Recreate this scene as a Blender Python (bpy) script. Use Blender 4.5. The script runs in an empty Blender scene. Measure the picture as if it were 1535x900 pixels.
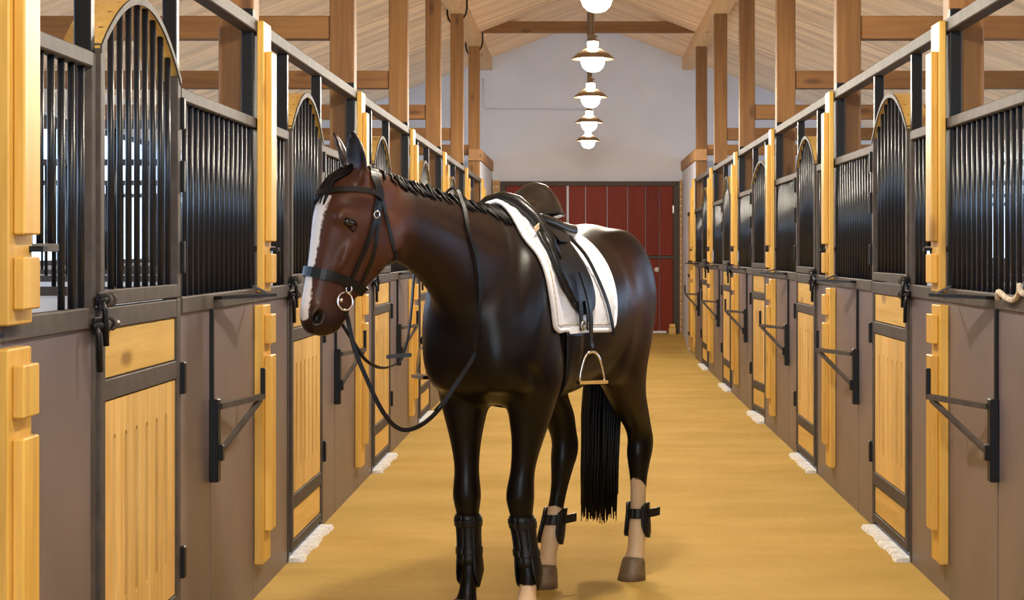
import bpy, bmesh, math, random
from mathutils import Vector, Matrix, Euler
from mathutils.bvhtree import BVHTree
random.seed(7)
scene = bpy.context.scene
col = scene.collection

# ------------------------------------------------------------------ camera, sky, exposure
FPX = 2800.0                                   # focal length in pixels of the 1535 px frame
CAM_H = 1.5
cam_data = bpy.data.cameras.new('camera')
cam_data.sensor_fit = 'HORIZONTAL'
cam_data.sensor_width = 36.0
cam_data.lens = FPX / 1535.0 * 36.0
cam_data.shift_x = (767.5 - 872.0) / 1535.0
cam_data.shift_y = (375.0 - 450.0) / 1535.0
cam_data.clip_start = 0.1
cam_data.clip_end = 300
cam = bpy.data.objects.new('camera', cam_data)
cam.location = (0, 0, CAM_H)
cam.rotation_euler = (math.pi / 2, 0, 0)
col.objects.link(cam)
scene.camera = cam

world = bpy.data.worlds.new('overcast_sky')
scene.world = world
world.use_nodes = True
wn = world.node_tree.nodes
wn['Background'].inputs['Color'].default_value = (0.56, 0.75, 1.0, 1)
wn['Background'].inputs['Strength'].default_value = 5.5
LAMP_COLOR = (1.0, 0.91, 0.75, 1)
LAMP_STRENGTH = 470.0

vs = scene.view_settings
vs.view_transform = 'Standard'
vs.look = 'None'
vs.gamma = 1.0
vs.use_curve_mapping = False
vs.exposure = 0.5

# ------------------------------------------------------------------ materials
def new_mat(name):
    m = bpy.data.materials.new(name)
    m.use_nodes = True
    nt = m.node_tree
    return m, nt, nt.nodes['Principled BSDF']

def N(nt, kind, **kw):
    n = nt.nodes.new(kind)
    for k, v in kw.items():
        setattr(n, k, v)
    return n

def plain(name, color, rough=0.5, metal=0.0, spec=0.5, noise=0.0, nscale=8.0, bump=0.0, bscale=60.0):
    m, nt, b = new_mat(name)
    b.inputs['Base Color'].default_value = (*color, 1)
    b.inputs['Roughness'].default_value = rough
    b.inputs['Metallic'].default_value = metal
    b.inputs['Specular IOR Level'].default_value = spec
    if noise or bump:
        tc = N(nt, 'ShaderNodeTexCoord')
    if noise:
        nz = N(nt, 'ShaderNodeTexNoise'); nz.inputs['Scale'].default_value = nscale; nz.inputs['Detail'].default_value = 5
        rp = N(nt, 'ShaderNodeValToRGB')
        lo = tuple(c * (1 - noise) for c in color); hi = tuple(min(1, c * (1 + noise)) for c in color)
        rp.color_ramp.elements[0].position = 0.3; rp.color_ramp.elements[1].position = 0.7
        rp.color_ramp.elements[0].color = (*lo, 1); rp.color_ramp.elements[1].color = (*hi, 1)
        nt.links.new(tc.outputs['Object'], nz.inputs['Vector'])
        nt.links.new(nz.outputs['Fac'], rp.inputs['Fac'])
        nt.links.new(rp.outputs['Color'], b.inputs['Base Color'])
    if bump:
        n2 = N(nt, 'ShaderNodeTexNoise'); n2.inputs['Scale'].default_value = bscale; n2.inputs['Detail'].default_value = 3
        bp = N(nt, 'ShaderNodeBump'); bp.inputs['Strength'].default_value = bump; bp.inputs['Distance'].default_value = 0.01
        nt.links.new(tc.outputs['Object'], n2.inputs['Vector'])
        nt.links.new(n2.outputs['Fac'], bp.inputs['Height'])
        nt.links.new(bp.outputs['Normal'], b.inputs['Normal'])
    return m

def wood(name, dark, light, axis='z', rough=0.5, scale=9.0, knots=True, boards=None):
    """grain stretched along one object axis; every object gets its own offset"""
    m, nt, b = new_mat(name)
    tc = N(nt, 'ShaderNodeTexCoord')
    oi = N(nt, 'ShaderNodeObjectInfo')
    mul = N(nt, 'ShaderNodeMath', operation='MULTIPLY'); mul.inputs[1].default_value = 37.0
    add = N(nt, 'ShaderNodeVectorMath', operation='ADD')
    nt.links.new(oi.outputs['Random'], mul.inputs[0])
    nt.links.new(tc.outputs['Object'], add.inputs[0])
    nt.links.new(mul.outputs[0], add.inputs[1])
    mp = N(nt, 'ShaderNodeMapping')
    s = [scale] * 3
    s['xyz'.index(axis)] = scale * 0.06
    mp.inputs['Scale'].default_value = s
    nt.links.new(add.outputs[0], mp.inputs['Vector'])
    n1 = N(nt, 'ShaderNodeTexNoise'); n1.inputs['Scale'].default_value = 1.0; n1.inputs['Detail'].default_value = 6; n1.inputs['Roughness'].default_value = 0.62
    n1.inputs['Distortion'].default_value = 0.7
    nt.links.new(mp.outputs['Vector'], n1.inputs['Vector'])
    n3 = N(nt, 'ShaderNodeTexNoise'); n3.inputs['Scale'].default_value = 5.0; n3.inputs['Detail'].default_value = 3
    nt.links.new(mp.outputs['Vector'], n3.inputs['Vector'])
    mixf = N(nt, 'ShaderNodeMath', operation='MULTIPLY_ADD'); mixf.inputs[1].default_value = 0.35
    nt.links.new(n3.outputs['Fac'], mixf.inputs[0])
    sc2 = N(nt, 'ShaderNodeMath', operation='MULTIPLY'); sc2.inputs[1].default_value = 0.65
    nt.links.new(n1.outputs['Fac'], sc2.inputs[0]); nt.links.new(sc2.outputs[0], mixf.inputs[2])
    rp = N(nt, 'ShaderNodeValToRGB')
    rp.color_ramp.elements[0].position = 0.34; rp.color_ramp.elements[0].color = (*dark, 1)
    rp.color_ramp.elements[1].position = 0.66; rp.color_ramp.elements[1].color = (*light, 1)
    nt.links.new(mixf.outputs[0], rp.inputs['Fac'])
    out = rp.outputs['Color']
    if knots:
        mk = N(nt, 'ShaderNodeMapping'); ks = [4.5] * 3; ks['xyz'.index(axis)] = 1.5; mk.inputs['Scale'].default_value = ks
        nt.links.new(add.outputs[0], mk.inputs['Vector'])
        vo = N(nt, 'ShaderNodeTexVoronoi'); vo.inputs['Scale'].default_value = 1.0
        nt.links.new(mk.outputs['Vector'], vo.inputs['Vector'])
        kr = N(nt, 'ShaderNodeValToRGB')
        kr.color_ramp.elements[0].position = 0.06; kr.color_ramp.elements[0].color = (0.35, 0.26, 0.2, 1)
        kr.color_ramp.elements[1].position = 0.15; kr.color_ramp.elements[1].color = (1, 1, 1, 1)
        nt.links.new(vo.outputs['Distance'], kr.inputs['Fac'])
        mx = N(nt, 'ShaderNodeMix', data_type='RGBA', blend_type='MULTIPLY'); mx.inputs['Factor'].default_value = 0.8
        nt.links.new(out, mx.inputs['A']); nt.links.new(kr.outputs['Color'], mx.inputs['B'])
        out = mx.outputs['Result']
    hs = N(nt, 'ShaderNodeHueSaturation')
    vr = N(nt, 'ShaderNodeMapRange'); vr.inputs['To Min'].default_value = 0.86; vr.inputs['To Max'].default_value = 1.12
    nt.links.new(oi.outputs['Random'], vr.inputs['Value']); nt.links.new(vr.outputs['Result'], hs.inputs['Value'])
    nt.links.new(out, hs.inputs['Color']); out = hs.outputs['Color']
    nt.links.new(out, b.inputs['Base Color'])
    b.inputs['Roughness'].default_value = rough
    bp = N(nt, 'ShaderNodeBump'); bp.inputs['Strength'].default_value = 0.12; bp.inputs['Distance'].default_value = 0.01
    nt.links.new(mixf.outputs[0], bp.inputs['Height']); nt.links.new(bp.outputs['Normal'], b.inputs['Normal'])
    return m

def emit(name, color, strength):
    m, nt, b = new_mat(name)
    b.inputs['Base Color'].default_value = (0.9, 0.9, 0.88, 1)
    b.inputs['Emission Color'].default_value = color
    b.inputs['Emission Strength'].default_value = strength
    return m

M = {}
M['batten'] = wood('yellow_pine', (0.52, 0.27, 0.038), (0.74, 0.445, 0.090), 'z', 0.42)
M['plank'] = wood('varnished_plank', (0.58, 0.32, 0.070), (0.86, 0.58, 0.22), 'z', 0.40, 12)
M['plank_y'] = wood('varnished_plank_level', (0.57, 0.33, 0.07), (0.77, 0.50, 0.15), 'y', 0.40, 12)
M['timber'] = wood('brown_timber', (0.16, 0.062, 0.013), (0.30, 0.140, 0.036), 'z', 0.6, 7)
M['timber_x'] = wood('brown_timber_across', (0.19, 0.075, 0.018), (0.32, 0.150, 0.042), 'x', 0.6, 7)
M['timber_y'] = wood('pale_timber_along', (0.55, 0.33, 0.15), (0.74, 0.48, 0.24), 'y', 0.6, 7)
M['timber_l'] = wood('brown_timber_along', (0.34, 0.165, 0.06), (0.50, 0.27, 0.11), 'y', 0.6, 7)
M['ceil'] = wood('ceiling_boards', (0.84, 0.58, 0.36), (0.99, 0.76, 0.53), 'x', 0.65, 10, knots=False)
def vary_boards(m, axis, width, lo=0.80, hi=1.10):
    nt = m.node_tree; b = nt.nodes['Principled BSDF']
    src = b.inputs['Base Color'].links[0].from_socket
    tc = N(nt, 'ShaderNodeTexCoord'); sx = N(nt, 'ShaderNodeSeparateXYZ'); nt.links.new(tc.outputs['Object'], sx.inputs[0])
    dv = N(nt, 'ShaderNodeMath', operation='DIVIDE'); dv.inputs[1].default_value = width
    fl = N(nt, 'ShaderNodeMath', operation='FLOOR')
    nt.links.new(sx.outputs[axis], dv.inputs[0]); nt.links.new(dv.outputs[0], fl.inputs[0])
    wn_ = N(nt, 'ShaderNodeTexWhiteNoise', noise_dimensions='1D'); nt.links.new(fl.outputs[0], wn_.inputs['W'])
    mr = N(nt, 'ShaderNodeMapRange'); mr.inputs['To Min'].default_value = lo; mr.inputs['To Max'].default_value = hi
    nt.links.new(wn_.outputs['Value'], mr.inputs['Value'])
    h = N(nt, 'ShaderNodeHueSaturation'); nt.links.new(mr.outputs['Result'], h.inputs['Value']); nt.links.new(src, h.inputs['Color'])
    nt.links.new(h.outputs['Color'], b.inputs['Base Color'])
vary_boards(M['ceil'], 'Y', 0.125, 0.80, 1.12)
M['steel'] = plain('grey_brown_steel', (0.070, 0.056, 0.048), 0.60, 0.0, 0.22, 0.25, 14)
M['black'] = plain('black_painted_steel', (0.006, 0.006, 0.007), 0.42, 0.0, 0.25)
M['bar'] = plain('black_glossy_bar', (0.008, 0.010, 0.015), 0.33, 0.0, 0.4)
M['panel'] = plain('grey_mauve_panel', (0.150, 0.117, 0.120), 0.38, 0.0, 0.5, 0.10, 3.0, 0.06, 40)
M['white'] = plain('white_plaster', (0.67, 0.69, 0.79), 0.9, 0, 0.2, 0.04, 1.5, 0.15, 30)
M['outer'] = plain('limewashed_wall', (0.70, 0.71, 0.73), 0.9, 0, 0.2, 0.06, 2, 0.1, 20)
M['concrete'] = plain('pale_concrete', (0.72, 0.70, 0.68), 0.85, 0, 0.3, 0.25, 25, 0.3, 60)
M['red'] = wood('red_brown_boards', (0.14, 0.015, 0.007), (0.20, 0.024, 0.011), 'z', 0.5, 8, knots=False)
M['red'].node_tree.nodes['Principled BSDF'].inputs['Specular IOR Level'].default_value = 0.15
M['darkwood'] = wood('dark_stained_frame', (0.030, 0.019, 0.012), (0.055, 0.036, 0.022), 'z', 0.6)
M['brick'] = plain('ochre_brick', (0.50, 0.30, 0.14), 0.85, 0, 0.2, 0.25, 30, 0.3, 60)
M['chrome'] = plain('polished_steel', (0.78, 0.76, 0.72), 0.14, 1.0)
M['shade'] = plain('bronze_lamp_shade', (0.24, 0.16, 0.09), 0.38, 0.5)
M['globe'] = emit('lit_glass', LAMP_COLOR, LAMP_STRENGTH)
M['neckglass'] = emit('lit_neck_glass', LAMP_COLOR, LAMP_STRENGTH * 0.8)
M['rope'] = plain('pale_rope', (0.55, 0.46, 0.36), 0.9, 0, 0.2, 0.3, 90, 0.6, 120)
M['dirt'] = plain('outside_ground', (0.50, 0.47, 0.40), 0.95)

def glass_mat():
    m, nt, b = new_mat('window_glass')
    g = N(nt, 'ShaderNodeBsdfGlossy'); g.inputs['Roughness'].default_value = 0.05
    t = N(nt, 'ShaderNodeBsdfTransparent'); t.inputs['Color'].default_value = (0.93, 0.96, 1, 1)
    mx = N(nt, 'ShaderNodeMixShader'); mx.inputs['Fac'].default_value = 0.06
    nt.links.new(t.outputs[0], mx.inputs[1]); nt.links.new(g.outputs[0], mx.inputs[2])
    nt.links.new(mx.outputs[0], nt.nodes['Material Output'].inputs['Surface'])
    return m
M['glass'] = glass_mat()

def sand_mat():
    m, nt, b = new_mat('raked_sand')
    tc = N(nt, 'ShaderNodeTexCoord')
    n1 = N(nt, 'ShaderNodeTexNoise'); n1.inputs['Scale'].default_value = 1.3; n1.inputs['Detail'].default_value = 8; n1.inputs['Roughness'].default_value = 0.6
    mp = N(nt, 'ShaderNodeMapping'); mp.inputs['Scale'].default_value = (0.7, 1.25, 1)
    nt.links.new(tc.outputs['Object'], mp.inputs['Vector']); nt.links.new(mp.outputs['Vector'], n1.inputs['Vector'])
    rp = N(nt, 'ShaderNodeValToRGB')
    rp.color_ramp.elements[0].position = 0.33; rp.color_ramp.elements[0].color = (0.455, 0.292, 0.068, 1)
    rp.color_ramp.elements[1].position = 0.70; rp.color_ramp.elements[1].color = (0.590, 0.390, 0.118, 1)
    nt.links.new(n1.outputs['Fac'], rp.inputs['Fac'])
    n2 = N(nt, 'ShaderNodeTexNoise'); n2.inputs['Scale'].default_value = 140; n2.inputs['Detail'].default_value = 2
    nt.links.new(tc.outputs['Object'], n2.inputs['Vector'])
    r2 = N(nt, 'ShaderNodeValToRGB')
    r2.color_ramp.elements[0].position = 0.30; r2.color_ramp.elements[0].color = (0.72, 0.70, 0.66, 1)
    r2.color_ramp.elements[1].position = 0.55; r2.color_ramp.elements[1].color = (1, 1, 1, 1)
    nt.links.new(n2.outputs['Fac'], r2.inputs['Fac'])
    mx = N(nt, 'ShaderNodeMix', data_type='RGBA', blend_type='MULTIPLY'); mx.inputs['Factor'].default_value = 0.7
    nt.links.new(rp.outputs['Color'], mx.inputs['A']); nt.links.new(r2.outputs['Color'], mx.inputs['B'])
    nt.links.new(mx.outputs['Result'], b.inputs['Base Color'])
    b.inputs['Roughness'].default_value = 0.92
    b.inputs['Specular IOR Level'].default_value = 0.2
    bp = N(nt, 'ShaderNodeBump'); bp.inputs['Strength'].default_value = 0.5; bp.inputs['Distance'].default_value = 0.012
    n3 = N(nt, 'ShaderNodeTexNoise'); n3.inputs['Scale'].default_value = 22; n3.inputs['Detail'].default_value = 6
    nt.links.new(tc.outputs['Object'], n3.inputs['Vector'])
    nt.links.new(n3.outputs['Fac'], bp.inputs['Height']); nt.links.new(bp.outputs['Normal'], b.inputs['Normal'])
    return m
M['sand'] = sand_mat()

# ------------------------------------------------------------------ building helpers
def link(o, parent=None):
    col.objects.link(o)
    if parent is not None:
        o.parent = parent
    return o

def origin_of(p):
    v = Vector((0, 0, 0))
    while p is not None:
        v += p.location
        p = p.parent
    return v

def thing(name, label, cat, loc=(0, 0, 0), group=None, rz=0.0):
    o = bpy.data.objects.new(name, None)
    o.empty_display_size = 0.1
    o.location = loc
    o.rotation_euler = (0, 0, rz)
    col.objects.link(o)
    return tag(o, label, cat, group)

def tag(o, label=None, cat=None, group=None, kind=None):
    if label: o['label'] = label
    if cat:
        o['category'] = cat
        kind = kind or 'thing'
    if group: o['group'] = group
    if kind: o['kind'] = kind
    return o

_cache = {}
def box_mesh(dx, dy, dz, bev, mat):
    key = (round(dx, 4), round(dy, 4), round(dz, 4), bev, mat)
    if key in _cache:
        return _cache[key]
    bm = bmesh.new()
    bmesh.ops.create_cube(bm, size=1.0)
    for v in bm.verts:
        v.co = Vector((v.co.x * dx, v.co.y * dy, v.co.z * dz))
    if bev:
        bmesh.ops.bevel(bm, geom=list(bm.edges), offset=min(bev, 0.45 * min(dx, dy, dz)), segments=1, affect='EDGES')
    me = bpy.data.meshes.new('box')
    bm.to_mesh(me); bm.free()
    me.materials.append(M[mat])
    _cache[key] = me
    return me

def box(name, x0, x1, y0, y1, z0, z1, mat, parent=None, bev=0.0):
    x0, x1 = min(x0, x1), max(x0, x1)
    y0, y1 = min(y0, y1), max(y0, y1)
    me = box_mesh(x1 - x0, y1 - y0, z1 - z0, bev, mat)
    o = bpy.data.objects.new(name, me)
    o.location = Vector(((x0 + x1) / 2, (y0 + y1) / 2, (z0 + z1) / 2)) - origin_of(parent)
    return link(o, parent)

def cyl_mesh(r, h, mat, seg=8):
    key = ('c', round(r, 4), round(h, 3), mat, seg)
    if key in _cache:
        return _cache[key]
    bm = bmesh.new()
    bmesh.ops.create_cone(bm, cap_ends=True, segments=seg, radius1=r, radius2=r, depth=h)
    for f in bm.faces:
        f.smooth = len(f.verts) == 4
    me = bpy.data.meshes.new('rod')
    bm.to_mesh(me); bm.free()
    me.materials.append(M[mat])
    _cache[key] = me
    return me

def rod(name, p, z0, z1, r, mat, parent=None, seg=8):
    o = bpy.data.objects.new(name, cyl_mesh(r, z1 - z0, mat, seg))
    o.location = Vector((p[0], p[1], (z0 + z1) / 2)) - origin_of(parent)
    return link(o, parent)

def mesh_obj(name, verts, faces, mat, parent=None, smooth=False, base=None):
    """verts in world space; stored relative to the base point (default: the parent's origin)"""
    off = origin_of(parent)
    b = Vector(base) if base is not None else off
    me = bpy.data.meshes.new(name)
    me.from_pydata([tuple(Vector(v) - b) for v in verts], [], faces)
    me.update()
    if smooth:
        for p in me.polygons: p.use_smooth = True
    me.materials.append(M[mat] if isinstance(mat, str) else mat)
    o = bpy.data.objects.new(name, me)
    o.location = b - off
    return link(o, parent)

def frames(pts, up=Vector((0, 0, 1))):
    """parallel-transport frames along a polyline"""
    pts = [Vector(p) for p in pts]
    out = []
    n = None
    for i, p in enumerate(pts):
        t = (pts[min(i + 1, len(pts) - 1)] - pts[max(i - 1, 0)]).normalized()
        if n is None:
            n = up - t * up.dot(t)
            if n.length < 1e-3:
                n = Vector((1, 0, 0)) - t * t.x
        else:
            n = n - t * n.dot(t)
        n.normalize()
        out.append((p, t, n, t.cross(n)))
    return out

def tube_geo(pts, r, seg=8, caps=True, up=Vector((0, 0, 1))):
    V, F = [], []
    fr = frames(pts, up)
    rr = r if isinstance(r, (list, tuple)) else [r] * len(fr)
    for (p, t, n, b), q in zip(fr, rr):
        for k in range(seg):
            a = 2 * math.pi * k / seg
            V.append(p + n * (math.cos(a) * q) + b * (math.sin(a) * q))
    for i in range(len(fr) - 1):
        for k in range(seg):
            k2 = (k + 1) % seg
            F.append((i * seg + k, i * seg + k2, (i + 1) * seg + k2, (i + 1) * seg + k))
    if caps:
        F.append(tuple(range(seg - 1, -1, -1)))
        m = (len(fr) - 1) * seg
        F.append(tuple(range(m, m + seg)))
    return V, F

def tube(name, pts, r, mat, parent=None, seg=8, base=None):
    V, F = tube_geo(pts, r, seg)
    return mesh_obj(name, V, F, mat, parent, True, base)

def beam_between(name, a, b, w, h, mat, parent=None, up=Vector((0, 0, 1))):
    """rectangular bar from a to b, w across, h along up"""
    fr = frames([a, b], up)
    V = []
    for p, t, n, c in fr:
        for sn, sc in ((1, 1), (1, -1), (-1, -1), (-1, 1)):
            V.append(p + n * (sn * h / 2) + c * (sc * w / 2))
    F = [(3, 2, 1, 0), (4, 5, 6, 7)] + [(i, (i + 1) % 4, 4 + (i + 1) % 4, 4 + i) for i in range(4)]
    return mesh_obj(name, V, F, mat, parent)

def lathe_geo(prof, seg=24):
    V, F = [], []
    for r, z in prof:
        for k in range(seg):
            a = 2 * math.pi * k / seg
            V.append(Vector((r * math.cos(a), r * math.sin(a), z)))
    for i in range(len(prof) - 1):
        for k in range(seg):
            k2 = (k + 1) % seg
            F.append((i * seg + k, i * seg + k2, (i + 1) * seg + k2, (i + 1) * seg + k))
    F.append(tuple(range(seg - 1, -1, -1)))
    m = (len(prof) - 1) * seg
    F.append(tuple(range(m, m + seg)))
    return V, F

# ------------------------------------------------------------------ the barn: dimensions
XC = 0.085                    # centre line of the aisle
HALF = 1.494                  # aisle half width: stall fronts stand at XC +/- HALF
OUT = 5.1                     # outer walls
RIDGE, SLOPE = 5.10, 0.38
YW = 29.4                     # far gable wall
Y0 = -2.0                     # open end of the barn behind the camera
P0, PITCH = 4.55, 3.57        # first pair of posts, spacing
def PY(k): return P0 + PITCH * k
def roof_z(x): return RIDGE - SLOPE * abs(x - XC)
ORD = {-1: 'camera-side', 0: 'nearest', 1: 'second', 2: 'third', 3: 'fourth', 4: 'fifth', 5: 'sixth', 6: 'farthest'}
SIDE = {-1: 'left', 1: 'right'}

# floor: sand grid, rising a little towards the far door
def floor_z(x, y):
    t = max(0.0, min(1.0, (y - 27.3) / (YW - 27.3)))
    return 0.19 * t * t * (3 - 2 * t)
def build_floor():
    V, F = [], []
    xs = [XC + OUT * (-1 + 2 * i / 24) for i in range(25)]
    ys = [Y0 + (YW + 0.1 - Y0) * j / 130 for j in range(131)]
    for y in ys:
        for x in xs:
            V.append((x, y, floor_z(x, y)))
    for j in range(130):
        for i in range(24):
            a = j * 25 + i
            F.append((a, a + 1, a + 26, a + 25))
    o = mesh_obj('floor', V, F, 'sand', None, True)
    tag(o, 'golden raked sand floor of the stable aisle', None, None, 'structure')
build_floor()
g = mesh_obj('ground', [(-60, -60, -0.05), (60, -60, -0.05), (60, 90, -0.05), (-60, 90, -0.05)], [(0, 1, 2, 3)], 'dirt')
tag(g, 'bare ground outside around the stable', None, None, 'structure')

# ceiling: tongue and groove boards running down the slope, joints recessed
def build_ceiling():
    V, F = [], []
    bw = 0.125
    for s in (-1, 1):
        y = Y0
        while y < YW - 0.01:
            y1 = min(y + bw, YW)
            prof = [(y, 0.012), (y + 0.006, 0.0), (y1 - 0.006, 0.0), (y1, 0.012)]
            b0 = len(V)
            for (yy, d) in prof:
                V.append((XC, yy, RIDGE + d))
                V.append((XC + s * (OUT + 0.3), yy, RIDGE - SLOPE * (OUT + 0.3) + d))
            for i in range(3):
                q = (b0 + 2 * i, b0 + 2 * i + 1, b0 + 2 * i + 3, b0 + 2 * i + 2)
                F.append(q if s > 0 else q[::-1])
            y = y1
        b0 = len(V)
        for yy in (Y0, YW + 0.2):
            V.append((XC, yy, RIDGE + 0.10)); V.append((XC + s * (OUT + 0.3), yy, RIDGE - SLOPE * (OUT + 0.3) + 0.10))
        F.append((b0, b0 + 1, b0 + 3, b0 + 2))
    o = mesh_obj('ceiling', V, F, 'ceil', None, False, (XC, Y0, RIDGE))
    tag(o, 'pale boarded ceiling under the pitched barn roof', None, None, 'structure')
build_ceiling()

# far gable wall, thick
def build_gable():
    x0, x1 = XC - OUT - 0.15, XC + OUT + 0.15
    V = []
    for y in (YW, YW + 0.25):
        V += [(x0, y, -0.1), (x1, y, -0.1), (x1, y, roof_z(x1) + 0.05), (XC, y, RIDGE + 0.05), (x0, y, roof_z(x0) + 0.05)]
    F = [(0, 1, 2, 3, 4), (9, 8, 7, 6, 5)] + [(i, i + 5, (i + 1) % 5 + 5, (i + 1) % 5) for i in range(5)]
    o = mesh_obj('wall_back', V, F, 'white')
    tag(o, 'white plastered gable wall at the far end', None, None, 'structure')
    V, F = tube_geo([(-1.55, YW - 0.012, 4.2), (-1.55, YW - 0.012, 3.75), (-1.50, YW - 0.012, 3.72), (0.15, YW - 0.012, 3.705)], 0.014, 6)
    c = mesh_obj('conduit', V, F, 'white', o, True)
build_gable()

# near gable wall, unseen, added to limit daylight to what its open doorway admits
def build_near_gable():
    x0, x1 = XC - OUT - 0.15, XC + OUT + 0.15
    d0, d1, dz = XC - 1.45, XC + 1.45, 3.0
    V, F = [], []
    for y in (Y0 - 0.25, Y0):
        V += [(x0, y, -0.1), (d0, y, -0.1), (d0, y, dz), (d1, y, dz), (d1, y, -0.1), (x1, y, -0.1), (x1, y, roof_z(x1) + 0.05), (XC, y, RIDGE + 0.05), (x0, y, roof_z(x0) + 0.05)]
    F = [(0, 1, 2, 8), (8, 2, 3, 7), (7, 3, 6), (3, 4, 5, 6)]
    F += [tuple(i + 9 for i in f[::-1]) for f in F]
    F += [(i, i + 9, (i + 1) % 9 + 9, (i + 1) % 9) for i in range(9)]
    o = mesh_obj('wall_front', V, F, 'white')
    tag(o, 'unseen white gable wall added behind the camera to limit daylight, with an open doorway', None, None, 'structure')
build_near_gable()

# outer side walls with one window per stall
WIN = (1.35, 2.78)            # window sill and head heights
def build_outer(s):
    xa, xb = XC + s * OUT, XC + s * (OUT + 0.2)
    top = roof_z(xa) + 0.02
    V, F = [], []
    def add(y0, y1, z0, z1):
        b = len(V)
        for x in (min(xa, xb), max(xa, xb)):
            V.extend([(x, y0, z0), (x, y1, z0), (x, y1, z1), (x, y0, z1)])
        F.extend([(b, b + 3, b + 2, b + 1), (b + 4, b + 5, b + 6, b + 7)] + [(b + i, b + (i + 1) % 4, b + 4 + (i + 1) % 4, b + 4 + i) for i in range(4)])
    add(Y0, YW, -0.1, WIN[0]); add(Y0, YW, WIN[1], top)
    cuts = [Y0]
    for k in range(-1, 7):
        cuts += [PY(k) + 0.35, PY(k) + 3.25]
    cuts.append(YW)
    for i in range(0, len(cuts), 2):
        add(cuts[i], cuts[i + 1], WIN[0], WIN[1])
    o = mesh_obj('wall_left' if s < 0 else 'wall_right', V, F, 'outer')
    tag(o, 'pale outer wall with a row of windows behind the %s stalls' % SIDE[s], None, None, 'structure')
    n = 0
    for k in range(-1, 7):
        y0, y1 = PY(k) + 0.35, PY(k) + 3.25
        w = bpy.data.objects.new('window_%d' % ((k + 2) + (0 if s < 0 else 8)), None)
        w.location = (xa, y0, WIN[0]); col.objects.link(w)
        tag(w, 'stable window in the %s outer wall, %s from the camera' % (SIDE[s], ORD[k]), None, None, 'structure')
        xm = XC + s * (OUT + 0.1)
        for (a, b, c, d) in ((y0, y0 + 0.05, WIN[0], WIN[1]), (y1 - 0.05, y1, WIN[0], WIN[1]), (y0 + 0.05, y1 - 0.05, WIN[0], WIN[0] + 0.05),
                             (y0 + 0.05, y1 - 0.05, WIN[1] - 0.05, WIN[1]), ((y0 + y1) / 2 - 0.02, (y0 + y1) / 2 + 0.02, WIN[0] + 0.05, WIN[1] - 0.05)):
            box('window_frame', xm - 0.03, xm + 0.03, a, b, c, d, 'darkwood', w)
        for a, b in ((y0 + 0.05, (y0 + y1) / 2 - 0.02), ((y0 + y1) / 2 + 0.02, y1 - 0.05)):
            box('pane', xm - 0.003, xm + 0.003, a, b, WIN[0] + 0.05, WIN[1] - 0.05, 'glass', w)
for s in (-1, 1):
    build_outer(s)

# purlins carrying the roof, on the posts
def build_purlin(s):
    xi, xo = XC + s * HALF, XC + s * (HALF + 0.17)
    V = []
    for y in (Y0, YW - 0.02):
        V += [(xi, y, 4.33), (xo, y, 4.33), (xo, y, roof_z(xo) - 0.003), (xi, y, roof_z(xi) - 0.003)]
    F = [(0, 1, 2, 3), (7, 6, 5, 4)] + [(i, i + 4, (i + 1) % 4 + 4, (i + 1) % 4) for i in range(4)]
    if s < 0:
        F = [f[::-1] for f in F]
    o = mesh_obj('roof_purlin', V, F, 'timber_y', None, False, (xi, Y0, 4.33))
    tag(o, 'long pale timber purlin under the %s roof slope' % SIDE[s], 'beam', 'roof purlins')
for s in (-1, 1):
    build_purlin(s)

def build_collar(k):
    y0, y1 = PY(k) - 0.02, PY(k) + 0.09
    V = []
    for y in (y0, y1):
        for x, z in ((XC - HALF + 0.005, 4.525), (XC + HALF - 0.005, 4.525), (XC + 1.09, 4.68), (XC - 1.09, 4.68)):
            V.append((x, y, min(z, roof_z(x) - 0.004)))
    F = [(0, 1, 2, 3), (7, 6, 5, 4)] + [(i, i + 4, (i + 1) % 4 + 4, (i + 1) % 4) for i in range(4)]
    o = mesh_obj('collar_beam', V, F, 'timber_x', None, False, (XC, y0, 4.525))
    tag(o, ('brown collar beam across the roof nearest the far gable wall' if k == 6 else 'collar beam across the roof, next in front of the far one'), 'beam', 'collar beams')
for k in (5, 6):
    build_collar(k)

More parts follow.
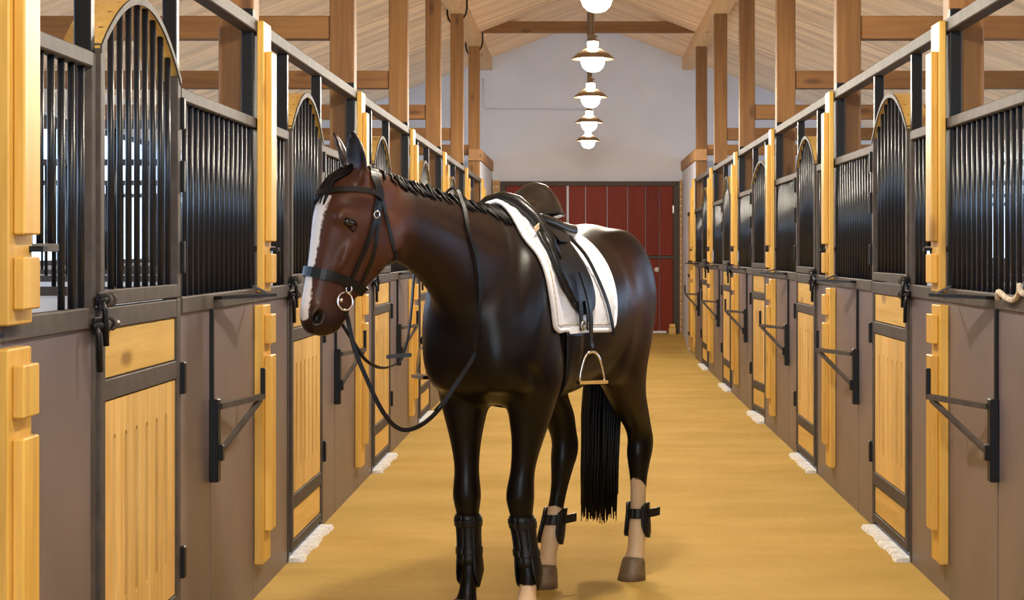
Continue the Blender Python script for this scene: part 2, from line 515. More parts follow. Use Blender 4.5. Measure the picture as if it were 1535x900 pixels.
# ------------------------------------------------------------------ far door, brick piers
def build_far_door():
    x0, x1, z0, z1 = -1.27, 1.53, 0.19, 2.58
    d = bpy.data.objects.new('door_1', None); d.location = ((x0 + x1) / 2, YW, z0); col.objects.link(d)
    tag(d, 'wide red-brown boarded barn door in a dark frame', None, None, 'structure')
    yb = YW - 0.01
    box('door_frame', x0, x1, yb - 0.08, yb, z1 - 0.07, z1, 'darkwood', d)
    box('door_frame', x0, x0 + 0.07, yb - 0.08, yb, z0, z1 - 0.07, 'darkwood', d)
    box('door_frame', x1 - 0.09, x1, yb - 0.08, yb, z0, z1 - 0.07, 'darkwood', d)
    edges = [x0 + 0.07, -0.9, -0.56, -0.235, -0.205, 0.06, 0.40, 0.72, 1.0, 1.22, x1 - 0.09]
    for a, b in zip(edges[:-1], edges[1:]):
        if b - a < 0.05:
            box('gap_light_strip', a, b, yb - 0.05, yb - 0.03, z0 + 0.02, z1 - 0.07, 'white', d)  # white strip painted for the light showing through this gap
            continue
        for c, e in ((z0 + 0.02, 1.36), (1.41, z1 - 0.07)):
            box('door_board', a + 0.006, b - 0.006, yb - 0.055 + random.uniform(-.006, .006), yb - 0.02, c, e, 'red', d, 0.006)
    box('door_rail', x0 + 0.07, x1 - 0.09, yb - 0.06, yb - 0.02, 1.365, 1.405, 'darkwood', d)
    V, F = lathe_geo([(0.0005, 0), (0.035, 0.0), (0.042, 0.02), (0.02, 0.045), (0.0005, 0.05)], 14)
    V = [Vector((1.18, yb - 0.055 - v.z, 1.19 + v.y)) + Vector((v.x, 0, 0)) for v in V]
    mesh_obj('door_knob', V, F, 'concrete', d, True)
    box('door_strap', 1.425, 1.445, yb - 0.10, yb - 0.08, 2.08, 2.2, 'chrome', d)
    box('underdoor_light_strip', 1.08, 1.33, yb - 0.09, yb - 0.055, z0 + 0.005, z0 + 0.04, 'white', d)  # pale strip standing in for light that shows under the door
    p = None
    for name, xa, xb in (('left', -1.40, -1.285), ('right', 1.536, 1.578)):
        p = thing('brick_pier', 'narrow ochre brick pier on the %s of the red-brown barn door' % name, 'pier', (xa, YW - 0.12, 0.0), 'brick piers')
        box('mortar', xa + 0.006, xb - 0.006, YW - 0.105, YW - 0.005, 0.0, 2.62, 'concrete', p)
        for i in range(24):
            z = 0.15 + i * 0.102
            box('brick', xa, xb, YW - 0.115 + random.uniform(-.004, .004), YW - 0.02, z + 0.006, z + 0.096, 'brick', p, 0.005)
    b = box('wooden_block', 1.36, 1.47, YW - 0.26, YW - 0.13, floor_z(0, YW - .2) - .005, floor_z(0, YW - .2) + 0.10, 'plank_y', None, 0.006)
    tag(b, 'small pale wooden block at the foot of the barn door', 'block')
    b2 = box('wooden_block', 1.37, 1.46, YW - 0.25, YW - 0.14, floor_z(0, YW - .2) + 0.10, floor_z(0, YW - .2) + 0.16, 'plank_y', None, 0.006)
    tag(b2, 'smaller wooden block lying on the block by the barn door', 'block')
build_far_door()

# ------------------------------------------------------------------ stall fronts
Z_MID0, Z_MID1 = 1.275, 1.335
Z_G0, Z_G1 = 2.025, 2.07
Z_T0, Z_T1 = 2.44, 2.495
DA, DB = 0.86, 1.94           # door opening relative to the post line

def build_front(s, k):
    xs = XC + s * HALF
    P = PY(k)
    def B(name, parent, u0, u1, y0, y1, z0, z1, mat, bev=0.004):
        return box(name, xs - s * u0, xs - s * u1, P + y0, P + y1, z0, z1, mat, parent, bev)
    end = PITCH
    where = '%s stall front on the %s' % (ORD[k], SIDE[s])
    t = thing('stall_enclosure', '%s: barred steel grille over a grey panel' % where if k >= 0 else '%s-hand barred stall front just behind the camera frame' % SIDE[s],
              'stall enclosure', (xs, P, 0), 'stall fronts along the aisle')
    # solid lower panels
    for a, b in ((0.0, DA - 0.05), (DB + 0.05, 2.53), (2.54, end - 0.12), (end - 0.115, end)):
        B('kick_panel', t, -0.03, 0.0, a + 0.002, b - 0.002, 0.0, Z_MID0, 'panel', 0.0)
    # posts
    B('corner_post', t, -0.055, -0.005, -0.09, -0.035, 0.0, 2.54, 'black')
    B('door_post', t, -0.05, 0.004, DA - 0.05, DA - 0.004, 0.0, Z_G1, 'steel')
    B('door_post', t, -0.05, 0.004, DB + 0.004, DB + 0.05, 0.0, Z_G1, 'steel')
    for a in (DA - 0.05, DB + 0.004):
        B('door_post_top', t, -0.05, 0.0, a, a + 0.046, Z_G1, Z_T0, 'black')
    # rails
    B('top_rail', t, -0.055, 0.012, -0.03, end - 0.03, Z_T0, Z_T1, 'steel')
    for a, b in ((-0.035, DA - 0.05), (DB + 0.05, end - 0.035)):
        B('middle_rail', t, -0.035, 0.012, a, b, Z_MID0, Z_MID1, 'steel')
        B('grille_rail', t, -0.04, 0.008, a, b, Z_G0, Z_G1, 'steel')
    # bars
    xb = xs + s * 0.018
    y = 0.17
    while y < DA - 0.08:
        lo = 1.515 if y < 0.5 else Z_MID1
        rod('bar', (xb, P + y), lo, Z_G0, 0.0105, 'bar', t)
        y += 0.1
    B('feed_hatch_rail', t, -0.03, -0.004, 0.02, 0.50, 1.495, 1.517, 'steel', 0.002)
    n = 15
    for i in range(n):
        yy = DB + 0.05 + (end - 0.09 - DB - 0.05) * (i + 0.7) / n
        rod('bar', (xb, P + yy), Z_MID1, Z_G0, 0.0105, 'bar', t)
    # thin rod and folded blanket bar below the middle rail
    B('guide_rod', t, 0.0, 0.014, 2.522, 2.548, 0.93, Z_MID0, 'black', 0.003)
    a = Vector((xs - s * 0.02, P + 2.54, 1.318)); b = Vector((xs - s * 0.15, P + 3.02, 1.318)); c = Vector((xs - s * 0.02, P + 3.36, 1.345))
    beam_between('blanket_bar', a, b, 0.05, 0.012, 'black', t)
    beam_between('blanket_bar', b, c, 0.012, 0.008, 'steel', t)
    return t

def arch_z(y, rise=0.205):
    u = (y - (DA + DB) / 2) / ((DB - DA) / 2)
    return 2.085 + rise * max(0.0, 1 - u * u)

_plank = {}
def plank_mesh(w, left, right):
    key = (round(w, 3), left, right)
    if key in _plank:
        return _plank[key]
    z0, z1, s0, s1, d = 0.315, 1.052, 0.42, 0.95, 0.018
    out = [(-w / 2, z0), (w / 2, z0)]
    if right: out += [(w / 2, s0), (w / 2 - d, s0 + 0.015), (w / 2 - d, s1 - 0.015), (w / 2, s1)]
    out += [(w / 2, z1), (-w / 2, z1)]
    if left: out += [(-w / 2, s1), (-w / 2 + d, s1 - 0.015), (-w / 2 + d, s0 + 0.015), (-w / 2, s0)]
    n = len(out)
    V = [(-0.009, y, z) for y, z in out] + [(0.009, y, z) for y, z in out]
    F = [tuple(range(n - 1, -1, -1)), tuple(range(n, 2 * n))] + [(i, (i + 1) % n, n + (i + 1) % n, n + i) for i in range(n)]
    me = bpy.data.meshes.new('plank'); me.from_pydata(V, [], F); me.update(); me.materials.append(M['plank'])
    _plank[key] = me
    return me

def build_door(s, k, swing=0.0):
    xs = XC + s * HALF
    P = PY(k)
    hx, hy = xs, P + DB                                  # hinged on the far side
    out = []
    for leaf in ('upper', 'lower'):
        if leaf == 'upper':
            t = thing('grille_door', 'arched barred upper door leaf in the %s stall front on the %s' % (ORD[k], SIDE[s]), 'stall door', (hx, hy, 0), 'arched upper stall doors')
        else:
            t = thing('plank_door', 'slotted pine plank lower door leaf in the %s stall front on the %s' % (ORD[k], SIDE[s]), 'stall door', (hx, hy, 0), 'planked lower stall doors')
        def B(name, parent, u0, u1, y0, y1, z0, z1, mat, bev=0.003):
            return box(name, xs - s * u0, xs - s * u1, P + y0, P + y1, z0, z1, mat, parent, bev)
        if leaf == 'upper':
            B('stile', t, -0.03, 0.016, DA, DA + 0.045, 1.337, 2.10, 'steel')
            B('stile', t, -0.03, 0.016, DB - 0.045, DB, 1.337, 2.10, 'steel')
            B('rail', t, -0.03, 0.016, DA + 0.045, DB - 0.045, 1.337, 1.382, 'steel')
            # arched head band
            V, F = [], []
            n = 20
            for i in range(n + 1):
                y = DA + (DB - DA) * i / n
                for u, dz in ((-0.10, 0.0), (0.014, 0.0), (0.014, 0.006), (-0.10, 0.006)):
                    sc = 1 + dz * 1.0
                    V.append((xs - s * u, P + (y - (DA + DB) / 2) * sc + (DA + DB) / 2, arch_z(y) + dz))
            for i in range(n):
                for j in range(4):
                    F.append((4 * i + j, 4 * i + (j + 1) % 4, 4 * i + 4 + (j + 1) % 4, 4 * i + 4 + j))
            F += [(3, 2, 1, 0), (4 * n, 4 * n + 1, 4 * n + 2, 4 * n + 3)]
            a = mesh_obj('arched_head', V, F, 'plank_y', t)
            V = []
            for i in range(n + 1):
                y = DA + (DB - DA) * i / n
                for u, dz in ((0.0142, -0.014), (0.020, -0.014), (0.020, 0.008), (0.0142, 0.008)):
                    V.append((xs - s * u, P + y, arch_z(y) + dz))
            mesh_obj('arch_edge', V, F, 'steel', t)
            for i in range(9):
                y = DA + 0.045 + (DB - DA - 0.09) * (i + 0.5) / 9
                rod('bar', (xs + s * 0.008, P + y), 1.382, arch_z(y) + 0.004, 0.0105, 'bar', t)
            for z in (1.42, 1.70, 1.92):
                B('hinge', t, 0.004, 0.03, DB - 0.01, DB + 0.022, z, z + 0.11, 'black')
            bolt(s, xs, P + DA + 0.0, 1.355, t, 0.10)
        else:
            zb = 0.045
            B('stile', t, -0.03, 0.016, DA, DA + 0.055, zb, 1.330, 'steel')
            B('stile', t, -0.03, 0.016, DB - 0.055, DB, zb, 1.330, 'steel')
            for z0, z1 in ((zb, 0.09), (0.243, 0.312), (1.056, 1.118), (1.268, 1.330)):
                B('rail', t, -0.028, 0.014, DA + 0.055, DB - 0.055, z0, z1, 'steel')
            B('backing', t, -0.026, -0.014, DA + 0.05, DB - 0.05, 0.06, 1.30, 'black', 0.0)
            for z0, z1 in ((0.092, 0.241), (1.120, 1.266)):
                B('wood_panel', t, -0.012, 0.007, DA + 0.057, DB - 0.057, z0, z1, 'plank_y', 0.004)
            w = (DB - DA - 0.114) / 7
            for i in range(7):
                o = bpy.data.objects.new('plank', plank_mesh(w - 0.0015, i > 0, i < 6))
                o.location = Vector((xs + s * 0.001, P + DA + 0.057 + w * (i + 0.5), 0)) - t.location
                link(o, t)
            for z in (0.36, 1.0):
                B('hinge', t, 0.004, 0.032, DB - 0.012, DB + 0.024, z, z + 0.11, 'black')
            bolt(s, xs, P + DA - 0.02, 1.285, t, 0.17)
        t.rotation_euler.z = s * swing if leaf == 'lower' or leaf == 'upper' else 0
        out.append(t)
    return out

def bolt(s, xs, y, z, parent, ln):
    x = xs - s * 0.035
    b = tube('bolt', [(x, y - ln * 0.75, z), (x, y + ln * 0.75, z)], 0.011, 'black', parent)
    tube('bolt_handle', [(x, y - ln * 0.7, z), (x - s * 0.012, y - ln * 0.7, z - 0.03), (x - s * 0.012, y - ln * 0.7 + .01, z - 0.13)], 0.009, 'black', b, 6)
    box('bolt_plate', xs - s * 0.014, xs - s * 0.022, y - ln * 0.4, y + ln * 0.6, z - 0.028, z + 0.022, 'black', parent, 0.002)
    for d in (-0.15, 0.35):
        pts = [(x + math.cos(a) * 0.0, y + d * ln, z) for a in (0,)]
        ring = [(xs - s * (0.035 - 0.016 * math.cos(a)), y + d * ln, z + 0.016 * math.sin(a)) for a in [2 * math.pi * i / 10 for i in range(11)]]
        V, F = tube_geo(ring, 0.006, 5, False, Vector((0, 1, 0)))
        mesh_obj('bolt_ring', V, F, 'steel', parent, True)

def build_pilaster(s, k):
    xs = XC + s * HALF
    P = PY(k)
    t = thing('wooden_pilaster', 'yellow pine board with front battens at the %s post on the %s' % (ORD[k], SIDE[s]), 'pilaster', (xs, P, 0), 'pine pilasters between the stalls')
    def B(name, u0, u1, y0, y1, z0, z1, mat='batten', bev=0.004):
        return box(name, xs - s * u0, xs - s * u1, P + y0, P + y1, z0, z1, mat, t, bev)
    B('backing_board', 0.013, 0.043, -0.095, 0.095, 1.318, 2.486)
    B('batten', 0.043, 0.072, -0.065, 0.065, 1.537, 2.357)
    B('batten', 0.043, 0.072, -0.065, 0.065, 1.356, 1.483)
    B('backing_board', 0.001, 0.041, -0.095, 0.095, 0.146, 1.262)
    B('batten', 0.041, 0.070, -0.065, 0.065, 1.094, 1.222)
    B('batten', 0.041, 0.070, -0.065, 0.065, 0.287, 1.045)
    B('latch_pin', 0.043, 0.078, 0.066, 0.11, 1.495, 1.51, 'black', 0.001)

def build_rack(s, k, ang=14):
    xs = XC + s * HALF
    P = PY(k)
    t = thing('saddle_rack', 'black folding steel saddle rack on the %s stall front on the %s' % (ORD[k], SIDE[s]), 'saddle rack', (xs, P + 2.535, 0.62), 'folding saddle racks')
    box('wall_bar', xs, xs - s * 0.035, P + 2.51, P + 2.565, 0.62, 0.935, 'black', t, 0.003)
    r = math.radians(ang)
    L = 0.50
    a = Vector((xs - s * 0.035, P + 2.55, 0.905))
    dirv = Vector((-s * math.sin(r), math.cos(r), 0))
    e = a + dirv * L
    beam_between('arm', a, e, 0.022, 0.022, 'steel', t)
    beam_between('brace', Vector((xs - s * 0.035, P + 2.55, 0.73)), e - dirv * 0.03 - Vector((0, 0, .011)), 0.018, 0.018, 'steel', t, Vector((1, 0, 0)))
    box('end_stop', e.x - 0.009, e.x + 0.009, e.y - 0.012, e.y + 0.012, 0.905, 1.02, 'black', t, 0.002)
    box('hinge_knuckle', xs - s * 0.03, xs - s * 0.05, P + 2.525, P + 2.56, 0.70, 0.76, 'black', t, 0.003)

def build_post(s, k):
    x0, x1 = XC + s * (HALF + 0.012), XC + s * (HALF + 0.165)
    P = PY(k)
    o = box('timber_post', x0, x1, P - 0.03, P + 0.11, 0, 4.33, 'timber', None, 0.006)
    tag(o, 'square brown timber roof post, %s on the %s' % (ORD[k], SIDE[s]), 'post', 'timber roof posts')
    b = box('tie_beam', XC + s * (HALF + 0.165), XC + s * OUT, P - 0.02, P + 0.10, 2.82, 2.965, 'timber_x', None, 0.005)
    tag(b, 'brown timber tie beam running outwards from the %s %s post' % (ORD[k], SIDE[s]), 'beam', 'tie beams above the stalls')

def build_partition(s, k):
    P = PY(k)
    xa, xb = XC + s * (HALF + 0.17), XC + s * OUT
    t = thing('stall_partition', 'barred dividing wall behind the %s post on the %s' % (ORD[k], SIDE[s]), 'partition', (xa, P, 0), 'dividing walls between stalls')
    for i in range(8):
        z = 0.02 + i * 0.16
        box('board', xa, xb, P + 0.02, P + 0.06, z, z + 0.155, 'outer', t)
    box('rail', xa, xb, P + 0.015, P + 0.065, 1.30, 1.34, 'steel', t)
    box('rail', xa, xb, P + 0.015, P + 0.065, 2.03, 2.07, 'steel', t)
    n = 26
    for i in range(n):
        x = xa + (xb - xa) * (i + 0.5) / n
        rod('bar', (x, P + 0.04), 1.34, 2.03, 0.0105, 'bar', t, 6)

def build_threshold(s, k):
    xs = XC + s * HALF
    V, F = [], []
    P = PY(k)
    y0, y1 = P + DA - 0.02, P + DB + 0.02
    pr = []
    n = 16
    for i in range(n + 1):
        pr.append((y0 + (y1 - y0) * i / n, 0.078 + 0.007 * math.sin(i * 0.9 + k) + 0.004 * math.sin(i * 2.1)))
    for y, d in pr:
        V += [(xs + s * 0.03, y, -0.02), (xs + s * 0.03, y, 0.022), (xs - s * (d - 0.02), y, 0.018), (xs - s * d, y, -0.02)]
    for i in range(n):
        for j in range(4):
            q = (4 * i + j, 4 * i + (j + 1) % 4, 4 * i + 4 + (j + 1) % 4, 4 * i + 4 + j)
            F.append(q if s < 0 else q[::-1])
    F += [(0, 1, 2, 3), (4 * n + 3, 4 * n + 2, 4 * n + 1, 4 * n)]
    o = mesh_obj('door_sill', V, F, 'concrete', None, False, (xs, y0, 0))
    tag(o, 'pale concrete sill under the %s stall door on the %s' % (ORD[k], SIDE[s]), 'sill', 'concrete door sills')

for s in (-1, 1):
    for k in range(-1, 6):
        build_front(s, k)
    for k in range(-1, 6):
        build_door(s, k, math.radians(3.2) if (s > 0 and k == 3) else 0.0)
        build_threshold(s, k)
        if k >= 0: build_rack(s, k, 16 if s > 0 else 9)
    for k in range(0, 7):
        build_pilaster(s, k)
        build_post(s, k)
        build_partition(s, k)

# last bay on both sides: plank tack-room door under a heavy lintel
def build_end_bay(s):
    xs = XC + s * HALF
    P = PY(6)
    side = SIDE[s]
    o = box('lintel_beam', xs - s * 0.02, xs + s * 0.16, P - 0.1, YW - 0.01, 2.74, 2.90, 'timber_l', None, 0.006)
    tag(o, 'heavy timber lintel over the end bay on the %s' % side, 'beam', 'end bay lintels')
    w = box('plaster_infill', xs + s * 0.005, xs + s * 0.10, P + 0.12, YW - 0.01, 2.06, 2.74, 'white')
    tag(w, 'white plaster infill panel above the tack door on the %s' % side, 'panel', 'end bay infill panels')
    t = thing('tack_door', 'yellow pine plank tack room door in the end bay on the %s' % side, 'door', (xs, P + 0.12, 0), 'end bay doors')
    y0, y1 = P + 0.14, P + 1.7
    n = 9
    for i in range(n):
        a = y0 + (y1 - y0) * i / n
        box('plank', xs + s * 0.0, xs + s * 0.03, a, a + (y1 - y0) / n - 0.004, 0.06, 2.0, 'plank', t, 0.003)
    box('door_head', xs - s * 0.01, xs + s * 0.04, y0 - 0.02, y1 + 0.02, 2.0, 2.055, 'darkwood', t)
    for z in (0.25, 1.1, 1.30):
        box('strap', xs - s * 0.008, xs - s * 0.001, y0, y1, z, z + 0.045, 'steel', t)
    for z in (0.4, 1.6):
        box('hinge', xs - s * 0.018, xs - s * 0.001, y0 + 0.1, y0 + 0.16, z, z + 0.14, 'black', t)
    w2 = box('end_bay_wall', xs + s * 0.005, xs + s * 0.12, y1 + 0.03, YW - 0.01, 0, 2.055, 'white')
    tag(w2, 'short white wall between tack door and gable on the %s' % side, 'wall', 'end bay walls')
    V, F = [], []
for s in (-1, 1):
    build_end_bay(s)

# ------------------------------------------------------------------ pendant lamps
def build_lamps():
    ys = [10.67 + 3.56 * i for i in range(-3, 5)]
    z = 2.95
    geo = {}
    geo['globe'] = (lathe_geo([(0.02, -0.092), (0.05, -0.082), (0.075, -0.058), (0.088, -0.025), (0.09, 0.0), (0.088, 0.012)], 20), 'globe')
    geo['shade'] = (lathe_geo([(0.088, 0.015), (0.165, 0.002), (0.168, 0.006), (0.12, 0.048), (0.078, 0.074), (0.050, 0.088), (0.048, 0.084), (0.076, 0.069), (0.117, 0.042), (0.086, 0.022)], 28), 'shade')
    geo['neck_glass'] = (lathe_geo([(0.038, 0.093), (0.040, 0.096), (0.040, 0.134), (0.038, 0.137)], 18), 'neckglass')
    geo['cap'] = (lathe_geo([(0.046, 0.137), (0.048, 0.142), (0.044, 0.150), (0.026, 0.158), (0.024, 0.170), (0.040, 0.175), (0.038, 0.182), (0.018, 0.188), (0.014, 0.2)], 18), 'shade')
    geo['collar'] = (lathe_geo([(0.048, 0.084), (0.050, 0.086), (0.050, 0.092), (0.048, 0.094)], 18), 'shade')
    h = roof_z(XC) - 0.0 - (z + 0.2)
    geo['rod'] = (lathe_geo([(0.012, 0.2), (0.012, 0.2 + h - 0.02), (0.05, 0.2 + h - 0.015), (0.05, 0.2 + h - 0.02 + 0.012)], 10), 'shade')
    meshes = {}
    for n, ((V, F), mt) in geo.items():
        me = bpy.data.meshes.new(n); me.from_pydata([tuple(v) for v in V], [], F); me.update()
        for p in me.polygons: p.use_smooth = True
        me.materials.append(M[mt]); meshes[n] = me
    names = ['first', 'second', 'third', 'topmost and nearest', 'second', 'third', 'fourth', 'lowest and farthest']
    for i, y in enumerate(ys):
        lab = ('%s pendant lamp of the row down the aisle, bronze shade and lit globe' % names[i]) if i >= 3 else 'pendant lamp over the aisle above the camera, number %s from the door' % names[i]
        t = thing('pendant_lamp', lab, 'lamp', (XC, y, z), 'pendant lamps over the aisle')
        for n, me in meshes.items():
            link(bpy.data.objects.new(n, me), t)
build_lamps()

# black hooks hanging from the left purlin at the far posts, rope on the right rail
def hook(x, y, z, flip, label):
    pts = [(x, y, z + 0.12), (x, y, z - 0.02), (x - flip * 0.015, y, z - 0.09), (x - flip * 0.045, y, z - 0.13), (x - flip * 0.07, y, z - 0.12)]
    o = tube('cable_hook', pts, 0.011, 'black', None, 6, (x, y, z + 0.12))
    tag(o, label, 'hook', 'black hooks under the purlin')
for k, nm in ((5, 'second farthest'), (6, 'farthest')):
    hook(XC - HALF + 0.03, PY(k) + 0.04, 4.42, 1, 'black metal hook on the aisle side of the %s left post' % nm)
    hook(XC - HALF - 0.205, PY(k) + 0.04, 4.36, -1, 'black metal hook on the stall side of the %s left post' % nm)
xr = XC + HALF
pts = []
for i in range(40):
    a = i / 39
    pts.append((xr - 0.032 - 0.012 * math.sin(a * 9), 6.93 - a * 0.45 + 0.02 * math.sin(a * 7), 1.318 + 0.020 * math.sin(a * 11) + a * 0.05))
o = tube('rope', pts, 0.011, 'rope', None, 8, (xr, 6.9, 1.3))
tag(o, 'pale twisted rope slung over the right-hand rail', 'rope')

# ================================================================== THE HORSE
# horse frame: x forward, y to the horse's left, z up
HO = Vector((-0.175, 7.885, 0.0))
H_YAW = -math.radians(90 + 23.5)
HM = Matrix.Translation(HO) @ Matrix.Rotation(H_YAW, 4, 'Z')
def HW(p): return HM @ Vector(p)

# head frame: a from poll to muzzle, n towards the front of the face, c towards the horse's left
H0 = Vector((1.10, -0.20, 1.79))
_th, _t = math.radians(-36.6), math.radians(14)
H_F = Vector((math.cos(_th), math.sin(_th), 0))
H_A = H_F * math.sin(_t) - Vector((0, 0, math.cos(_t)))
H_N = H_F * math.cos(_t) + Vector((0, 0, math.sin(_t)))
H_C = Vector((-math.sin(_th), math.cos(_th), 0))
def HD(a, n, c): return H0 + H_A * a + H_N * n + H_C * c

class Geo:
    def __init__(self): self.V, self.F = [], []
    def loft(self, rings):
        n = len(rings[0]); b = len(self.V)
        for r in rings: self.V.extend([Vector(p) for p in r])
        for i in range(len(rings) - 1):
            for k in range(n):
                k2 = (k + 1) % n
                self.F.append((b + i * n + k, b + i * n + k2, b + (i + 1) * n + k2, b + (i + 1) * n + k))
        for i, rev in ((0, True), (len(rings) - 1, False)):
            c = sum((Vector(p) for p in rings[i]), Vector()) / n
            ci = len(self.V); self.V.append(c)
            for k in range(n):
                q = (b + i * n + k, b + i * n + (k + 1) % n, ci)
                self.F.append(q[::-1] if rev else q)
    def ellipsoid(self, c, ax, seg=16, rings=10):
        """ax: three vectors (half axes)"""
        c = Vector(c); R = []
        for i in range(1, rings):
            ph = math.pi * i / rings
            R.append([c + ax[2] * math.cos(ph) + (ax[0] * math.cos(2 * math.pi * k / seg) + ax[1] * math.sin(2 * math.pi * k / seg)) * math.sin(ph) for k in range(seg)])
        self.loft(R)
    def ell(self, c, rx, ry, rz):
        self.ellipsoid(c, (Vector((rx, 0, 0)), Vector((0, ry, 0)), Vector((0, 0, rz))))

def cr(tab, m):
    """resample a table of tuples with Catmull-Rom so that m samples lie between rows"""
    out = []
    n = len(tab)
    for i in range(n - 1):
        p0, p1, p2, p3 = tab[max(i - 1, 0)], tab[i], tab[i + 1], tab[min(i + 2, n - 1)]
        for j in range(m):
            t = j / m
            out.append(tuple(0.5 * (2 * b + (c - a) * t + (2 * a - 5 * b + 4 * c - d) * t * t + (3 * b - a - 3 * c + d) * t ** 3) for a, b, c, d in zip(p0, p1, p2, p3)))
    out.append(tab[-1])
    return out

def smooth01(t): t = max(0.0, min(1.0, t)); return t * t * (3 - 2 * t)
def sg(v, e): return math.copysign(abs(v) ** e, v)
NR = 28
G = Geo()
# trunk: x, top, bottom, half width, height of the widest level
TR = [(0.74, 1.36, 1.06, 0.11, 1.2), (0.69, 1.45, 0.98, 0.185, 1.2), (0.60, 1.54, 0.92, 0.235, 1.19), (0.48, 1.63, 0.885, 0.25, 1.18),
      (0.36, 1.665, 0.87, 0.255, 1.17), (0.22, 1.645, 0.865, 0.27, 1.16), (0.08, 1.60, 0.87, 0.29, 1.17), (-0.08, 1.575, 0.885, 0.305, 1.19),
      (-0.24, 1.58, 0.925, 0.305, 1.22), (-0.38, 1.61, 0.98, 0.295, 1.26), (-0.50, 1.622, 1.03, 0.28, 1.28), (-0.62, 1.60, 1.08, 0.25, 1.30),
      (-0.72, 1.545, 1.14, 0.20, 1.32), (-0.79, 1.47, 1.21, 0.13, 1.34)]
rings = []
for x, zt, zb, w, zw in cr(TR, 3):
    r = []
    for k in range(NR):
        a = 2 * math.pi * k / NR
        c, s_ = math.cos(a), math.sin(a)
        up = s_ > 0
        y = w * sg(c, 0.95 if up else 0.85)
        z = zw + (zt - zw) * sg(s_, 1.0) if up else zw + (zw - zb) * sg(s_, 0.9)
        if up: y *= 1 - 0.16 * s_ ** 3
        r.append((x, y, z))
    rings.append(r)
G.loft(rings)
# haunches, shoulders, pectorals
for s in (-1, 1):
    G.ellipsoid((-0.56, s * 0.135, 1.31), (Vector((0.24, 0, 0.0)), Vector((0, 0.155, 0)), Vector((0.06, 0, 0.30))))
    G.ellipsoid((-0.34, s * 0.175, 1.16), (Vector((0.17, 0, -0.05)), Vector((0, 0.115, 0)), Vector((0.05, 0, 0.26))))
    G.ellipsoid((0.50, s * 0.165, 1.22), (Vector((0.15, 0, 0.05)), Vector((0, 0.10, 0)), Vector((-0.08, 0, 0.30))))
    G.ellipsoid((0.63, s * 0.10, 1.10), (Vector((0.11, 0, 0)), Vector((0, 0.115, 0)), Vector((0, 0, 0.17))))
    G.ellipsoid((0.30, s * 0.17, 1.08), (Vector((0.16, 0, -0.06)), Vector((0, 0.085, 0)), Vector((0.08, 0, 0.17))))
# neck: crest x,y,z  underline x,y,z  half width
NK = [(0.26, 0, 1.63, 0.62, 0, 0.96, 0.20), (0.42, 0, 1.67, 0.71, -0.005, 1.10, 0.178), (0.545, -0.02, 1.675, 0.77, -0.025, 1.235, 0.142), (0.70, -0.05, 1.705, 0.835, -0.06, 1.335, 0.112),
      (0.84, -0.087, 1.735, 0.92, -0.095, 1.405, 0.096), (0.985, -0.14, 1.77, 1.005, -0.135, 1.455, 0.080), (1.09, -0.195, 1.795, 1.06, -0.17, 1.49, 0.068), (1.15, -0.235, 1.78, 1.12, -0.21, 1.53, 0.07)]
rings = []
nk = cr(NK, 4)
for i, q in enumerate(nk):
    ct, ub = Vector(q[0:3]), Vector(q[3:6])
    p, pn = nk[max(i - 1, 0)], nk[min(i + 1, len(nk) - 1)]
    tang = (Vector(pn[0:3]) + Vector(pn[3:6]) - Vector(p[0:3]) - Vector(p[3:6])).normalized()
    dv = (ct - ub) / 2
    lat = dv.cross(tang).normalized()
    mid = (ct + ub) / 2
    r = []
    for k in range(NR):
        a = 2 * math.pi * k / NR
        c, s_ = math.cos(a), math.sin(a)
        wv = q[6] * (1 - 0.38 * max(0, s_) ** 2)
        r.append(mid + lat * (wv * sg(c, 0.9)) + dv * s_)
    rings.append(r)
G.loft(rings)
# head
HT = [(-0.012, 0.06, -0.10, 0.045, 0.05), (0.03, 0.105, -0.13, 0.068, 0.06), (0.08, 0.138, -0.15, 0.085, 0.062), (0.14, 0.158, -0.166, 0.098, 0.062), (0.20, 0.163, -0.176, 0.102, 0.062), (0.27, 0.156, -0.176, 0.094, 0.058),
      (0.34, 0.148, -0.150, 0.080, 0.052), (0.41, 0.142, -0.100, 0.068, 0.046), (0.48, 0.138, -0.060, 0.060, 0.044), (0.54, 0.134, -0.048, 0.060, 0.045), (0.585, 0.124, -0.030, 0.060, 0.046), (0.615, 0.108, -0.005, 0.052, 0.042), (0.635, 0.085, 0.03, 0.032, 0.03)]
rings = []
for a_, nf, nb, wf, wb in cr(HT, 4):
    m, h = (nf + nb) / 2, (nf - nb) / 2
    r = []
    for k in range(NR):
        t = 2 * math.pi * k / NR
        c, s_ = math.cos(t), math.sin(t)
        wv = wf if s_ > 0.1 else wb + (wf - wb) * max(0.0, (s_ + 0.9))
        wv = min(wv, wf)
        r.append(HD(a_, m + h * sg(s_, 0.85), wv * sg(c, 0.72)))
    rings.append(r)
G.loft(rings)
for s in (-1, 1):
    G.ellipsoid(HD(0.235, -0.075, s * 0.062), (H_A * 0.115, H_N * 0.100, H_C * 0.032))       # cheek
    G.ellipsoid(HD(0.196, 0.080, s * 0.090), (H_A * 0.034, H_N * 0.044, H_C * 0.014))        # brow
    G.ellipsoid(HD(0.30, 0.040, s * 0.080), (H_A * 0.095 + H_N * 0.018, H_N * 0.016, H_C * 0.020))   # facial crest
    G.ellipsoid(HD(0.565, 0.085, s * 0.05), (H_A * 0.040, H_N * 0.032, H_C * 0.018))         # nostril rim
    G.ellipsoid(HD(0.46, 0.03, s * 0.045), (H_A * 0.05, H_N * 0.03, H_C * 0.018))
G.ellipsoid(HD(0.575, 0.002, 0), (H_A * 0.042, H_N * 0.036, H_C * 0.044))                    # chin
